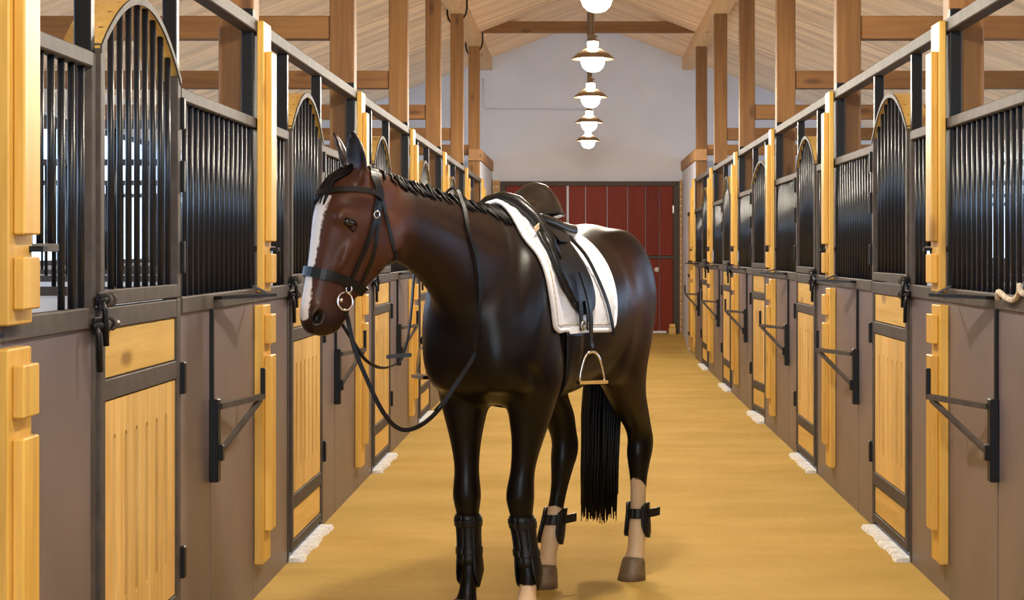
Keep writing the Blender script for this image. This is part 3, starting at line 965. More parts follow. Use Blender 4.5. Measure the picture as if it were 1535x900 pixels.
# ears
for s in (-1, 1):
    bpt = HD(0.03, 0.055, s * 0.055)
    dv = (Vector((0, 0, 1)) * 0.95 + H_F * (0.22 if s > 0 else 0.30) + H_C * (0.10 * s)).normalized()
    side = (H_C * 0.9 - H_F * 0.35 * s); side = (side - dv * side.dot(dv)).normalized()
    fw = dv.cross(side).normalized()
    if fw.dot(H_F) < 0: fw = -fw
    rings = []
    for f, wd, th, bow in ((-0.14, 0.034, 0.032, 0), (0.0, 0.038, 0.034, 0), (0.15, 0.044, 0.030, 0.004), (0.35, 0.050, 0.026, 0.008), (0.55, 0.047, 0.022, 0.009), (0.75, 0.036, 0.018, 0.008), (0.9, 0.022, 0.014, 0.005), (1.0, 0.009, 0.009, 0.0)):
        r = []
        for k in range(14):
            t = 2 * math.pi * k / 14
            c, s_ = math.cos(t), math.sin(t)
            cup = (1 - c * c) * 0.0
            r.append(bpt + dv * (0.175 * f) + side * (wd * c) + fw * (th * s_ + bow * (c * c) - bow - (0.016 * (1 - c * c) if (s_ > 0 and 0.1 < f < 0.95) else 0)))
        rings.append(r)
    G.loft(rings)
# legs
def leg(rows, m=3, n=18):
    rings = []
    for x, y, z, rx, ry in cr(rows, m):
        rings.append([(x + rx * math.cos(2 * math.pi * k / n), y + ry * math.sin(2 * math.pi * k / n), z) for k in range(n)])
    G.loft(rings)
FEET = {'LF': (0.433, 0.136), 'RF': (0.469, -0.113), 'LH': (-0.747, 0.124), 'RH': (-0.405, -0.16)}
hock_y = {'LH': 0.130, 'RH': -0.115}
hock_x = {'LH': 0.0, 'RH': 0.045}
knee_y = {'LF': 0.098, 'RF': -0.122}
def leg_y(key, z):
    # side-to-side course of the leg: foot, knee or hock, elbow or stifle
    fy = FEET[key][1]
    s = 1 if key[0] == 'L' else -1
    zk, yk, zt, yt = (0.5, knee_y[key], 0.9, s * 0.14) if key[1] == 'F' else (0.6, hock_y[key], 0.95, s * 0.165)
    if z < 0.13: return fy
    if z < zk: return fy + (yk - fy) * smooth01((z - 0.13) / (zk - 0.13))
    return yk + (yt - yk) * smooth01((z - zk) / (zt - zk))
def front_leg(key):
    fx, fy = FEET[key]
    s = 1 if key[0] == 'L' else -1
    lx = fx - 0.035
    def yy(z): return leg_y(key, z)
    leg([(0.42, s * 0.15, 1.22, 0.15, 0.10), (0.41, s * 0.16, 1.08, 0.15, 0.108), (0.40, s * 0.16, 0.97, 0.14, 0.108), (lx - 0.01, yy(0.87), 0.87, 0.112, 0.094), (lx - 0.006, yy(0.75), 0.75, 0.074, 0.066),
         (lx, yy(0.63), 0.63, 0.055, 0.050), (lx + 0.006, yy(0.555), 0.555, 0.060, 0.054), (lx + 0.006, yy(0.505), 0.505, 0.062, 0.057), (lx + 0.002, yy(0.45), 0.45, 0.052, 0.048), (lx - 0.004, yy(0.38), 0.38, 0.043, 0.038),
         (lx - 0.004, yy(0.28), 0.28, 0.043, 0.038), (lx - 0.006, yy(0.21), 0.21, 0.052, 0.044), (lx + 0.004, yy(0.17), 0.17, 0.043, 0.037), (lx + 0.018, fy, 0.13, 0.037, 0.036), (lx + 0.032, fy, 0.09, 0.046, 0.046), (lx + 0.036, fy, 0.075, 0.046, 0.047)])
def hind_leg(key):
    fx, fy = FEET[key]
    s = 1 if key[0] == 'L' else -1
    cx = fx - 0.05                                # cannon
    hip = -0.50 + 0.25 * (fx + 0.575)
    by = s * 0.165
    hk = hock_y[key]
    def yy(z): return leg_y(key, z)
    def hx(z): return -hock_x[key] * max(0.0, min(1.0, (z - 0.2) / 0.4))
    leg([(-0.50, by, 1.30, 0.22, 0.12), (hip + 0.03, by, 1.14, 0.215, 0.125), (hip + 0.07, by, 1.0, 0.19, 0.118), (hip * 0.75 + cx * 0.25 + 0.06, yy(0.88), 0.88, 0.135, 0.092), (hip * 0.4 + cx * 0.6 + 0.025 + hx(0.6), yy(0.77), 0.77, 0.098, 0.074),
         (hip * 0.12 + cx * 0.88 - 0.005 + hx(0.69), yy(0.69), 0.69, 0.078, 0.060), (cx - 0.018 + hx(0.63), yy(0.63), 0.63, 0.076, 0.057), (cx - 0.008 + hx(0.575), yy(0.575), 0.575, 0.072, 0.058), (cx + hx(0.51), yy(0.51), 0.51, 0.055, 0.048), (cx + hx(0.43), yy(0.43), 0.43, 0.043, 0.038),
         (cx + 0.002 + hx(0.32), yy(0.32), 0.32, 0.040, 0.036), (cx + 0.002, yy(0.215), 0.215, 0.050, 0.043), (cx + 0.012, yy(0.17), 0.17, 0.044, 0.040), (cx + 0.028, fy, 0.125, 0.039, 0.039), (cx + 0.044, fy, 0.09, 0.048, 0.049), (cx + 0.048, fy, 0.075, 0.048, 0.050)])
    G.ellipsoid((cx - 0.070 + hx(0.65), yy(0.655), 0.655), (Vector((0.030, 0, 0)), Vector((0, 0.030, 0)), Vector((0.012, 0, 0.058))))   # point of hock
    G.ellipsoid((cx * 0.5 + hip * 0.5 - 0.075, yy(0.74), 0.78), (Vector((0.02, 0, 0)), Vector((0, 0.022, 0)), Vector((0.035, 0, 0.12))))  # tendon
for key in ('LF', 'RF'): front_leg(key)
for key in ('LH', 'RH'): hind_leg(key)
# dock of the tail
G.loft([[(x, y + 0.035 * math.cos(2 * math.pi * k / 12), z + 0.035 * math.sin(2 * math.pi * k / 12)) for k in range(12)] for x, y, z in ((-0.72, 0, 1.48), (-0.78, -0.005, 1.49), (-0.83, -0.01, 1.45))])

def remesh(V, F, voxel, smooth_it):
    me = bpy.data.meshes.new('tmp'); me.from_pydata([tuple(v) for v in V], [], F); me.update()
    bm = bmesh.new(); bm.from_mesh(me); bmesh.ops.recalc_face_normals(bm, faces=bm.faces); bm.to_mesh(me); bm.free()
    o = bpy.data.objects.new('tmp', me); col.objects.link(o)
    md = o.modifiers.new('r', 'REMESH'); md.mode = 'VOXEL'; md.voxel_size = voxel; md.use_smooth_shade = True
    ms = o.modifiers.new('s', 'SMOOTH'); ms.factor = 0.5; ms.iterations = smooth_it
    dg = bpy.context.evaluated_depsgraph_get()
    out = bpy.data.meshes.new_from_object(o.evaluated_get(dg))
    bpy.data.objects.remove(o); bpy.data.meshes.remove(me)
    return out
body_me = remesh(G.V, G.F, 0.0095, 9)
body_me.name = 'horse_body'
import numpy as np
def relax(me, iters):
    # smooths the creases between the muscle masses on trunk and neck; head and lower legs keep their detail
    n = len(me.vertices)
    co = np.empty(n * 3); me.vertices.foreach_get('co', co); co = co.reshape(-1, 3)
    ed = np.empty(len(me.edges) * 2, dtype=np.int64); me.edges.foreach_get('vertices', ed); ed = ed.reshape(-1, 2)
    w = np.clip((co[:, 2] - 0.78) / 0.15, 0, 1) * np.clip((1.10 - co[:, 0]) / 0.15, 0, 1) * 0.6
    deg = np.bincount(ed.ravel(), minlength=n).clip(1)
    for _ in range(iters):
        acc = np.zeros_like(co)
        for k in range(3):
            acc[:, k] = np.bincount(ed[:, 0], co[ed[:, 1], k], n) + np.bincount(ed[:, 1], co[ed[:, 0], k], n)
        co += (acc / deg[:, None] - co) * w[:, None]
    me.vertices.foreach_set('co', co.ravel()); me.update()
relax(body_me, 45)

# fine shaping after the union: nostrils, eye sockets, mouth line, muscle grooves
def shape_vertices(me):
    hd = [(v, v.co - H0) for v in me.vertices if v.co.x > 0.9 and v.co.z > 1.1]
    for v, r in hd:
        a, n, c = r.dot(H_A), r.dot(H_N), r.dot(H_C)
        s = 1 if c > 0 else -1
        q = math.hypot((a - 0.572 - 0.25 * (n - 0.085)) / 0.030, (n - 0.085) / 0.020)      # nostril
        if q < 1 and abs(c) > 0.03:
            v.co -= H_C * (s * 0.028 * (1 - q * q))
        q = math.hypot((a - 0.222) / 0.030, (n - 0.062) / 0.026)                           # eye socket
        if q < 1 and abs(c) > 0.05:
            v.co -= H_C * (s * 0.003 * (1 - q * q))
        if abs(c) > 0.02 and a > 0.47:                                                     # mouth
            d = abs(n - (0.022 - 0.25 * (a - 0.55)))
            if d < 0.008: v.co -= H_C * (s * 0.006 * (1 - d / 0.008))
    me.update()
    G_ = [((1.03, 1.53), (0.80, 1.24), 0.040, 0.011), ((0.49, 1.62), (0.68, 1.24), 0.045, 0.008), ((0.40, 1.42), (0.30, 1.04), 0.050, 0.010), ((0.47, 1.50), (0.57, 1.18), 0.055, -0.007),
          ((0.62, 1.05), (0.50, 0.98), 0.045, 0.010), ((-0.36, 1.50), (-0.28, 1.08), 0.070, 0.010), ((-0.68, 1.45), (-0.70, 1.02), 0.035, 0.009), ((-0.55, 1.40), (-0.52, 1.05), 0.08, -0.006),
          ((0.95, 1.66), (0.62, 1.50), 0.045, 0.006), ((0.10, 1.02), (-0.25, 1.06), 0.06, 0.006)]
    mv = []
    for v in me.vertices:
        x, y, z = v.co
        if z < 0.9 or x > 1.06: continue
        d = 0.0
        for (ax, az), (bx, bz), w, dep in G_:
            ux, uz = bx - ax, bz - az
            t = max(0.0, min(1.0, ((x - ax) * ux + (z - az) * uz) / (ux * ux + uz * uz)))
            q = math.hypot(x - ax - t * ux, z - az - t * uz) / w
            if q < 1: d += dep * (0.5 + 0.5 * math.cos(math.pi * q)) * (0.35 + 0.65 * math.sin(math.pi * t))
        if d and abs(v.normal.y) > 0.3: mv.append((v, v.normal.copy() * d))
    for v, o in mv: v.co -= o
shape_vertices(body_me)
body_me.update()

def paint(me):
    at = me.color_attributes.new('coat', 'FLOAT_COLOR', 'POINT')
    data = []
    for v in me.vertices:
        x, y, z = v.co
        r = v.co - H0
        a, n, c = r.dot(H_A), r.dot(H_N), r.dot(H_C)
        white = black = red = 0.0; untinted = 1.0
        head = smooth01((x - 0.95) / 0.12) if z > 1.1 else 0.0
        if head > 0 and a > -0.05 and c > -0.2:
            # blaze, a stripe down the front of the face that widens over the nose
            if n > 0.05:
                wd = 0.031 + 0.012 * math.sin(a * 9 + 0.5) + 0.008 * smooth01((a - 0.40) / 0.1)
                white = max(white, 1 - abs(c - 0.010) / (2 * max(wd, 0.004)) if 0.10 < a < 0.60 else 0.0)
                white *= smooth01((a - 0.09) / 0.05) * smooth01((0.615 - a) / 0.04)
            red = max(red, head * 1.0)
            black = max(black, 0.75 * smooth01((a - 0.50) / 0.08) * (1 - smooth01((n - 0.10) / 0.03)))
            black = max(black, 0.9 * smooth01((0.03 - a) / 0.06))
            if math.hypot((a - 0.572 - 0.25 * (n - 0.085)) / 0.026, (n - 0.085) / 0.016) < 1 and abs(c) > 0.02: black = 1.0; white = 0.0
        # neck and shoulder: brown on the upper sides
        red = max(red, 0.15 * smooth01((x - 0.35) / 0.5) * smooth01((z - 1.15) / 0.35))
        red = max(red, 0.85 * smooth01(1 - math.hypot((x + 0.40) / 0.30, (z - 1.30) / 0.32)))
        red = max(red, 0.40 * smooth01(1 - math.hypot((x + 0.60) / 0.32, (z - 1.02) / 0.35)))
        # black points
        if z < 1.0 and x < 0.9:
            black = max(black, 1 - smooth01((z - 0.62) / 0.30))
        # socks: white tinted tan for the warm light falling on them
        for key, top in (('LH', 0.415), ('RH', 0.345), ('LF', 0.165)):
            fx, fy = FEET[key]
            if math.hypot(x - fx, y - fy) < 0.16 and z < 0.60:
                t = top + (0.05 * ((x - fx + 0.05) / 0.05) if key[1] == 'H' else 0) * (1 if key == 'LH' else 0.5)
                white = max(white, min(1.0, max(0.0, 0.5 + (t - z) / 0.06))); untinted = 0.0
        data += [white, black, red, untinted]
    at.data.foreach_set('color', data)
paint(body_me)

def coat_mat():
    m, nt, b = new_mat('dark_bay_coat')
    at = N(nt, 'ShaderNodeAttribute'); at.attribute_name = 'coat'
    sp = N(nt, 'ShaderNodeSeparateColor'); nt.links.new(at.outputs['Color'], sp.inputs['Color'])
    tc = N(nt, 'ShaderNodeTexCoord')
    nz = N(nt, 'ShaderNodeTexNoise'); nz.inputs['Scale'].default_value = 6; nz.inputs['Detail'].default_value = 6
    nt.links.new(tc.outputs['Object'], nz.inputs['Vector'])
    fine = N(nt, 'ShaderNodeTexNoise'); fine.inputs['Scale'].default_value = 70; fine.inputs['Detail'].default_value = 3
    nt.links.new(tc.outputs['Object'], fine.inputs['Vector'])
    def mix(fac, a, bcol):
        mx = N(nt, 'ShaderNodeMix', data_type='RGBA')
        nt.links.new(fac, mx.inputs['Factor'])
        if isinstance(a, tuple): mx.inputs['A'].default_value = (*a, 1)
        else: nt.links.new(a, mx.inputs['A'])
        mx.inputs['B'].default_value = (*bcol, 1)
        return mx.outputs['Result']
    dr = N(nt, 'ShaderNodeMapRange'); dr.inputs['From Min'].default_value = 0.3; dr.inputs['From Max'].default_value = 0.7
    nt.links.new(nz.outputs['Fac'], dr.inputs['Value'])
    c = mix(dr.outputs['Result'], (0.0042, 0.0026, 0.0020), (0.0075, 0.0042, 0.0031))
    rm = N(nt, 'ShaderNodeMath', operation='MULTIPLY')
    rr = N(nt, 'ShaderNodeMapRange'); rr.inputs['To Min'].default_value = 0.75; rr.inputs['To Max'].default_value = 1.1
    nt.links.new(nz.outputs['Fac'], rr.inputs['Value'])
    nt.links.new(sp.outputs['Blue'], rm.inputs[0]); nt.links.new(rr.outputs['Result'], rm.inputs[1])
    c = mix(rm.outputs[0], c, (0.066, 0.0225, 0.0108))
    c = mix(sp.outputs['Green'], c, (0.0028, 0.0022, 0.002))
    th = N(nt, 'ShaderNodeMath', operation='MULTIPLY_ADD'); th.inputs[1].default_value = 0.35
    nt.links.new(fine.outputs['Fac'], th.inputs[0]); nt.links.new(sp.outputs['Red'], th.inputs[2])
    ws = N(nt, 'ShaderNodeMapRange'); ws.inputs['From Min'].default_value = 0.62; ws.inputs['From Max'].default_value = 0.74
    nt.links.new(th.outputs[0], ws.inputs['Value'])
    sock = mix(at.outputs['Alpha'], (0.60, 0.43, 0.27), (0.78, 0.70, 0.64))  # tan sock white has the warm light baked in; blaze stays plain
    mw = N(nt, 'ShaderNodeMix', data_type='RGBA')
    nt.links.new(ws.outputs['Result'], mw.inputs['Factor']); nt.links.new(c, mw.inputs['A']); nt.links.new(sock, mw.inputs['B'])
    c = mw.outputs['Result']
    nt.links.new(c, b.inputs['Base Color'])
    b.inputs['Roughness'].default_value = 0.36
    b.inputs['Specular IOR Level'].default_value = 0.22
    b.inputs['Sheen Weight'].default_value = 0.0
    b.inputs['Sheen Roughness'].default_value = 0.4
    bp = N(nt, 'ShaderNodeBump'); bp.inputs['Strength'].default_value = 0.10; bp.inputs['Distance'].default_value = 0.004
    nt.links.new(fine.outputs['Fac'], bp.inputs['Height']); nt.links.new(bp.outputs['Normal'], b.inputs['Normal'])
    return m
M['coat'] = coat_mat()
M['hair'] = plain('black_horsehair', (0.003, 0.0025, 0.0022), 0.45, 0, 0.2)
M['hoof'] = plain('horn_hoof', (0.16, 0.105, 0.06), 0.5, 0, 0.5, 0.3, 30)
M['hoof_dark'] = plain('dark_hoof', (0.03, 0.024, 0.02), 0.5)
M['lid'] = plain('dark_brown_eyelid', (0.020, 0.008, 0.005), 0.7, 0, 0.1)
M['eye'] = plain('dark_eye', (0.006, 0.004, 0.003), 0.06, 0, 0.8)
M['leather'] = plain('black_leather', (0.005, 0.0046, 0.0046), 0.34, 0, 0.32, 0, 1, 0.08, 180)
M['seat_leather'] = plain('worn_seat_leather', (0.010, 0.0075, 0.006), 0.25, 0, 0.45, 0, 1, 0.05, 200)
M['pad'] = plain('white_quilted_cotton', (0.80, 0.79, 0.80), 0.85, 0, 0.2, 0.03, 8, 0.25, 120)
M['tan'] = plain('tan_webbing', (0.55, 0.40, 0.24), 0.8)
M['boot'] = plain('black_boot_shell', (0.005, 0.0055, 0.0065), 0.42, 0, 0.3)

horse = thing('horse', 'dark bay saddled horse with a white blaze standing in the aisle', 'horse', HO)
horse.rotation_euler = (0, 0, H_YAW)
def hpart(name, me, parent=horse):
    o = bpy.data.objects.new(name, me)
    return link(o, parent)
body_me.materials.append(M['coat'])
body = hpart('body', body_me)
def hmesh(name, V, F, mat, smooth=True, parent=horse):
    me = bpy.data.meshes.new(name); me.from_pydata([tuple(v) for v in V], [], F); me.update()
    if smooth:
        for p in me.polygons: p.use_smooth = True
    me.materials.append(M[mat])
    return hpart(name, me, parent)
BVH = BVHTree.FromPolygons([v.co.copy() for v in body_me.vertices], [tuple(p.vertices) for p in body_me.polygons])
def snap(p, off=0.0):
    co, nr, i, d = BVH.find_nearest(Vector(p))
    return co + nr * off, nr
# eyes
for s in (1, -1):
    ec = snap(HD(0.222, 0.062, s * 0.14), -0.003)[0]
    g = Geo(); g.ellipsoid(ec, (H_A * 0.0165 + H_N * 0.004, H_N * 0.025 - H_A * 0.005, H_C * 0.017))
    e = hmesh('eye', g.V, g.F, 'eye')
    for up in (1, -1):
        rim = []
        for k in range(9):
            t = math.pi * k / 8
            p, nr = snap(HD(0.222 - up * 0.018 * math.sin(t) - 0.005 * math.cos(t), 0.062 + 0.027 * math.cos(t), s * 0.14), 0.001)
            rim.append(p)
        V, F = tube_geo(rim, [0.002, 0.004, 0.006, 0.007, 0.007, 0.007, 0.006, 0.004, 0.002] if up > 0 else [0.002, 0.003, 0.004, 0.0045, 0.0045, 0.0045, 0.004, 0.003, 0.002], 6, True)
        hmesh('eyelid', V, F, 'lid', True)
# hooves
for key, (fx, fy) in FEET.items():
    rows = [(fx - 0.003, 0.105, 0.046, 0.047), (fx + 0.0, 0.09, 0.053, 0.053), (fx + 0.012, 0.045, 0.062, 0.059), (fx + 0.024, 0.0, 0.071, 0.065)]
    rings = []
    for x, z, rx, ry in rows:
        r = []
        for k in range(20):
            t = 2 * math.pi * k / 20
            c, s_ = math.cos(t), math.sin(t)
            zz = z - (0.018 if z > 0.08 else 0.008) * (1 - c) / 2 * (1 if z > 0.01 else 0)
            r.append((x + rx * c * (1 if c > 0 else 0.85), fy + ry * s_, zz))
        rings.append(r)
    g = Geo(); g.loft(rings[::-1]); hmesh('hoof', g.V, g.F, 'hoof_dark' if key == 'RF' else 'hoof')

# ------------------------------------------------------------------ mane, forelock, tail
def crest_pt(t):
    q = cr(NK[1:7], 10)
    f = t * (len(q) - 1); i = min(int(f), len(q) - 2); f -= i
    a = Vector(q[i][0:3]); b = Vector(q[i + 1][0:3])
    return a.lerp(b, f), (b - a).normalized()
def lock(g, p0, dirs, r0, n=6, seg=5):
    """one tapered lock of hair along the points"""
    pts = [Vector(p) for p in dirs]
    rr = [r0 * (1 - 0.75 * (i / (len(pts) - 1)) ** 1.5) for i in range(len(pts))]
    V, F = tube_geo(pts, rr, seg, True)
    b = len(g.V); g.V.extend(V); g.F.extend([tuple(b + i for i in f) for f in F])
g = Geo()
rnd = random.Random(3)
NL = 150
for i in range(NL):
    t = 0.03 + 0.95 * i / (NL - 1)
    p, tg = crest_pt(t)
    side = Vector((0, 0, 1)).cross(tg).normalized()          # to the horse's left
    s = -1 if rnd.random() < 0.72 else 1
    if t < 0.22: s = 1 if rnd.random() < 0.6 else -1
    ln = rnd.uniform(0.07, 0.13) if s < 0 else rnd.uniform(0.015, 0.035)
    if t < 0.22 and s > 0: ln = rnd.uniform(0.05, 0.10)
    base = p + Vector((0, 0, -0.004)) + side * rnd.uniform(-0.012, 0.012)
    h = rnd.uniform(0.004, 0.014)
    pts = [base, base + Vector((0, 0, h)) + side * (s * 0.010) - tg * 0.004]
    for j in range(1, 4):
        q = p + side * (s * (0.028 + 0.020 * j)) - Vector((0, 0, ln * j / 3)) - tg * (0.010 * j * rnd.uniform(0.3, 1.6))
        sp, nr = snap(q, 0.005)
        pts.append(sp)
    lock(g, base, pts, rnd.uniform(0.007, 0.011))
hmesh('mane', g.V, g.F, 'hair')
g = Geo()
for i in range(46):
    c0 = rnd.uniform(-0.05, 0.05)
    base = HD(0.0 + rnd.uniform(-0.01, 0.015), 0.06 + rnd.uniform(-.02, .02), c0)
    ln = rnd.uniform(0.09, 0.17)
    pts = [base]
    for j in range(1, 5):
        f = j / 4
        q = HD(-0.005 + ln * f, 0.19, c0 * (1 + 0.5 * f) - 0.008 * f + rnd.uniform(-.006, .006))
        sp, nr = snap(q, 0.012 - 0.004 * f)
        pts.append(sp)
    lock(g, base, pts, rnd.uniform(0.008, 0.012))
hmesh('forelock', g.V, g.F, 'hair')
g = Geo()
for i in range(230):
    a = rnd.uniform(0, 2 * math.pi); q = math.sqrt(rnd.random())
    bx, by = math.cos(a) * q, math.sin(a) * q
    zend = 0.235 + abs(rnd.gauss(0, 0.06)) + 0.06 * (q ** 2) * rnd.random()
    pts = []
    for f, cx, cy, w in ((0, -0.80, -0.01, 0.022), (0.06, -0.845, -0.018, 0.034), (0.18, -0.865, -0.035, 0.055), (0.4, -0.835, -0.055, 0.082), (0.62, -0.805, -0.06, 0.092), (0.82, -0.785, -0.06, 0.088), (1.0, -0.775, -0.058, 0.088)):
        z = 1.49 + (zend - 1.49) * f
        pts.append((cx + bx * w * 0.8 + rnd.uniform(-.004, .004), cy + by * w + rnd.uniform(-.004, .004), z))
    rr = [0.011, 0.012, 0.012, 0.010, 0.008, 0.0055, 0.0018]
    V, F = tube_geo(pts, rr, 5, True, Vector((1, 0, 0)))
    b = len(g.V); g.V.extend(V); g.F.extend([tuple(b + k for k in f) for f in F])
hmesh('tail', g.V, g.F, 'hair')

# ------------------------------------------------------------------ tack: helpers in the horse frame
def tthing(name, label, cat, p, group=None): return thing(name, label, cat, HW(p), group)
def tmesh(name, V, F, mat, parent, smooth=True): return mesh_obj(name, [HW(v) for v in V], F, mat, parent, smooth)
def ttube(name, pts, r, mat, parent, seg=8): 
    V, F = tube_geo(pts, r, seg)
    return tmesh(name, V, F, mat, parent)
def polar(x, phi, off, s=1):
    d = Vector((0, math.cos(phi), math.sin(phi)))
    c = Vector((x, 0, 1.25))
    h = BVH.ray_cast(c + d * 1.2, -d)
    p, nr = (h[0], h[1]) if h[0] is not None else (c + d * 0.3, d)
    return p + d * off
def side_hit(x, z, s, off):
    h = BVH.ray_cast(Vector((x, s * 0.9, z)), Vector((0, -s, 0)))
    p, nr = (h[0], h[1]) if h[0] is not None else (Vector((x, s * 0.02, z)), Vector((0, s, 0)))
    return p + (nr + Vector((0, s, 0))).normalized() * off
def sheet(rows_out, rows_in):
    """closed slab between two grids of equal size"""
    V, F = [], []
    R, C = len(rows_out), len(rows_out[0])
    for r in rows_out: V += r
    for r in rows_in: V += r
    o = R * C
    for i in range(R - 1):
        for j in range(C - 1):
            a = i * C + j
            F.append((a, a + 1, a + C + 1, a + C)); F.append((o + a + C, o + a + C + 1, o + a + 1, o + a))
    for j in range(C - 1):
        F.append((j + 1, j, o + j, o + j + 1)); a = (R - 1) * C + j; F.append((a, a + 1, o + a + 1, o + a))
    for i in range(R - 1):
        a = i * C; F.append((a, a + C, o + a + C, o + a)); a += C - 1; F.append((a + C, a, o + a, o + a + C))
    return V, F
def ribbon(name, pts, w, th, mat, parent, off=0.004, dosnap=True, closed=False, m=4, normals=None):
    pts = cr([tuple(p) for p in pts], m)
    P, NRM = [], []
    for p in pts:
        if dosnap:
            q, nr = snap(p, off)
        else:
            q = Vector(p); nr = None
        P.append(q); NRM.append(nr)
    if not dosnap:
        fr = frames(P, normals or Vector((0, 1, 0)))
        NRM = [f[2] for f in fr]
    V, F = [], []
    n = len(P)
    for i in range(n):
        t = (P[min(i + 1, n - 1)] - P[max(i - 1, 0)]).normalized()
        nr = NRM[i]; nr = (nr - t * nr.dot(t)).normalized(); b = t.cross(nr)
        for u, v in ((-w / 2, 0), (w / 2, 0), (w / 2, th), (-w / 2, th)):
            V.append(P[i] + b * u + nr * v)
    for i in range(n - 1):
        for j in range(4):
            F.append((4 * i + j, 4 * i + (j + 1) % 4, 4 * i + 4 + (j + 1) % 4, 4 * i + 4 + j))
    F += [(3, 2, 1, 0), (4 * n - 4, 4 * n - 3, 4 * n - 2, 4 * n - 1)]
    return tmesh(name, V, F, mat, parent, False)

# ------------------------------------------------------------------ saddle pad
padt = tthing('saddle_pad', 'white quilted saddle pad under the black saddle', 'saddle pad', (0.15, 0, 1.2))
def pad_point(u, v, off):
    """u 0..1 rear to front, v -1..1 right bottom over the back to left bottom"""
    t = abs(v)
    xf = 0.42 + 0.055 * math.sin(math.pi * min(1, t)) + 0.03 * t
    xr = -0.175 + 0.055 * t + 0.05 * t * t
    # rounded lower corners
    e = min(u * (xf - xr), (1 - u) * (xf - xr)) / 0.06
    tb = 1.0 if e >= 1 else 1 - 0.10 * (1 - math.sqrt(max(0, 1 - (1 - e) ** 2)))
    phi = math.pi / 2 - t * tb * (math.pi / 2 + math.radians(15))
    if v < 0: phi = math.pi - phi
    x = xr + (xf - xr) * u
    p = polar(x, phi, off)
    if t < 0.22: p.z += 0.022 * (1 - t / 0.22)
    return p
US = [0, .02, .05, .1, .15] + [0.15 + 0.7 * i / 12 for i in range(1, 13)] + [.9, .95, .98, 1]
VS = [-1 + 2 * j / 44 for j in range(45)]
ro = [[pad_point(u, v, 0.017 + 0.004 * math.sin(40 * u) * math.sin(60 * v)) for v in VS] for u in US]
ri = [[pad_point(u, v, 0.003) for v in VS] for u in US]
V, F = sheet(ro, ri)
tmesh('pad', V, F, 'pad', padt)
edge = [pad_point(u, 1, 0.013) for u in US] + [pad_point(1, v, 0.013) for v in VS[::-1]] + [pad_point(u, -1, 0.013) for u in US[::-1]] + [pad_point(0, v, 0.013) for v in VS]
V, F = tube_geo(edge, 0.0105, 8, False)
tmesh('binding', V, F, 'pad', padt)
inner = [pad_point(0.06 + 0.88 * (u), 0.955, 0.018) for u in US] + [pad_point(0.94, v, 0.018) for v in [0.95 - 0.8 * i / 20 for i in range(21)]]
V, F = tube_geo(inner, 0.0035, 5, False)
tmesh('stitching', V, F, 'rope', padt)

# ------------------------------------------------------------------ saddle
sad = tthing('saddle', 'black leather dressage saddle with a high round cantle', 'saddle', (0.17, 0, 1.55))
rings = []
for x, zc, w, dr, zb in cr([(0.375, 1.690, 0.035, 0.02, 1.672), (0.36, 1.718, 0.055, 0.03, 1.672), (0.33, 1.735, 0.068, 0.035, 1.665), (0.27, 1.712, 0.082, 0.035, 1.655), (0.20, 1.698, 0.10, 0.03, 1.645), (0.155, 1.705, 0.125, 0.035, 1.635),
                           (0.115, 1.735, 0.138, 0.062, 1.63), (0.085, 1.768, 0.140, 0.10, 1.635), (0.06, 1.785, 0.134, 0.12, 1.64), (0.04, 1.784, 0.128, 0.12, 1.64), (0.02, 1.765, 0.12, 0.10, 1.635), (0.005, 1.71, 0.11, 0.05, 1.63)], 4):
    r = []
    for k in range(24):
        a = 2 * math.pi * k / 24
        c, s_ = math.cos(a), math.sin(a)
        if s_ >= 0:
            t = sg(c, 0.8)
            r.append((x, w * t, zc - dr * abs(t) ** 2.2 - 0.018 * abs(t) ** 8))
        else:
            r.append((x, w * 0.92 * sg(c, 0.8), zc - dr - 0.018 + (zb - zc + dr + 0.018) * min(1, (-s_) * 1.3)))
    rings.append(r)
gg = Geo(); gg.loft(rings)
seat = tmesh('seat', gg.V, gg.F, 'seat_leather', sad)
pip = [rings[i][k] for i, k in [(i, 0) for i in range(0, len(rings))]]
for side_k in (0, 12):
    V, F = tube_geo([rings[i][side_k] for i in range(2, len(rings) - 1)], 0.005, 6)
    tmesh('piping', V, F, 'leather', seat)
# cantle rim
V, F = tube_geo([rings[-13][k] for k in range(0, 13)], 0.007, 6)
# flocked panels on both sides of the spine
for s in (-1, 1):
    rr = []
    for i in range(15):
        x = -0.06 + 0.40 * i / 14
        w = 0.050 * math.sin(math.pi * (i + 0.8) / 15.6) ** 0.5
        c = polar(x, math.radians(90 - s * 21), 0.040)
        nrm = (c - Vector((x, 0, 1.25))).normalized(); tn = Vector((0, -nrm.z, nrm.y))
        rr.append([c + tn * (w * math.cos(2 * math.pi * k / 14)) + nrm * (0.028 * math.sin(2 * math.pi * k / 14)) for k in range(14)])
    gg = Geo(); gg.loft(rr); tmesh('panel', gg.V, gg.F, 'leather', sad)
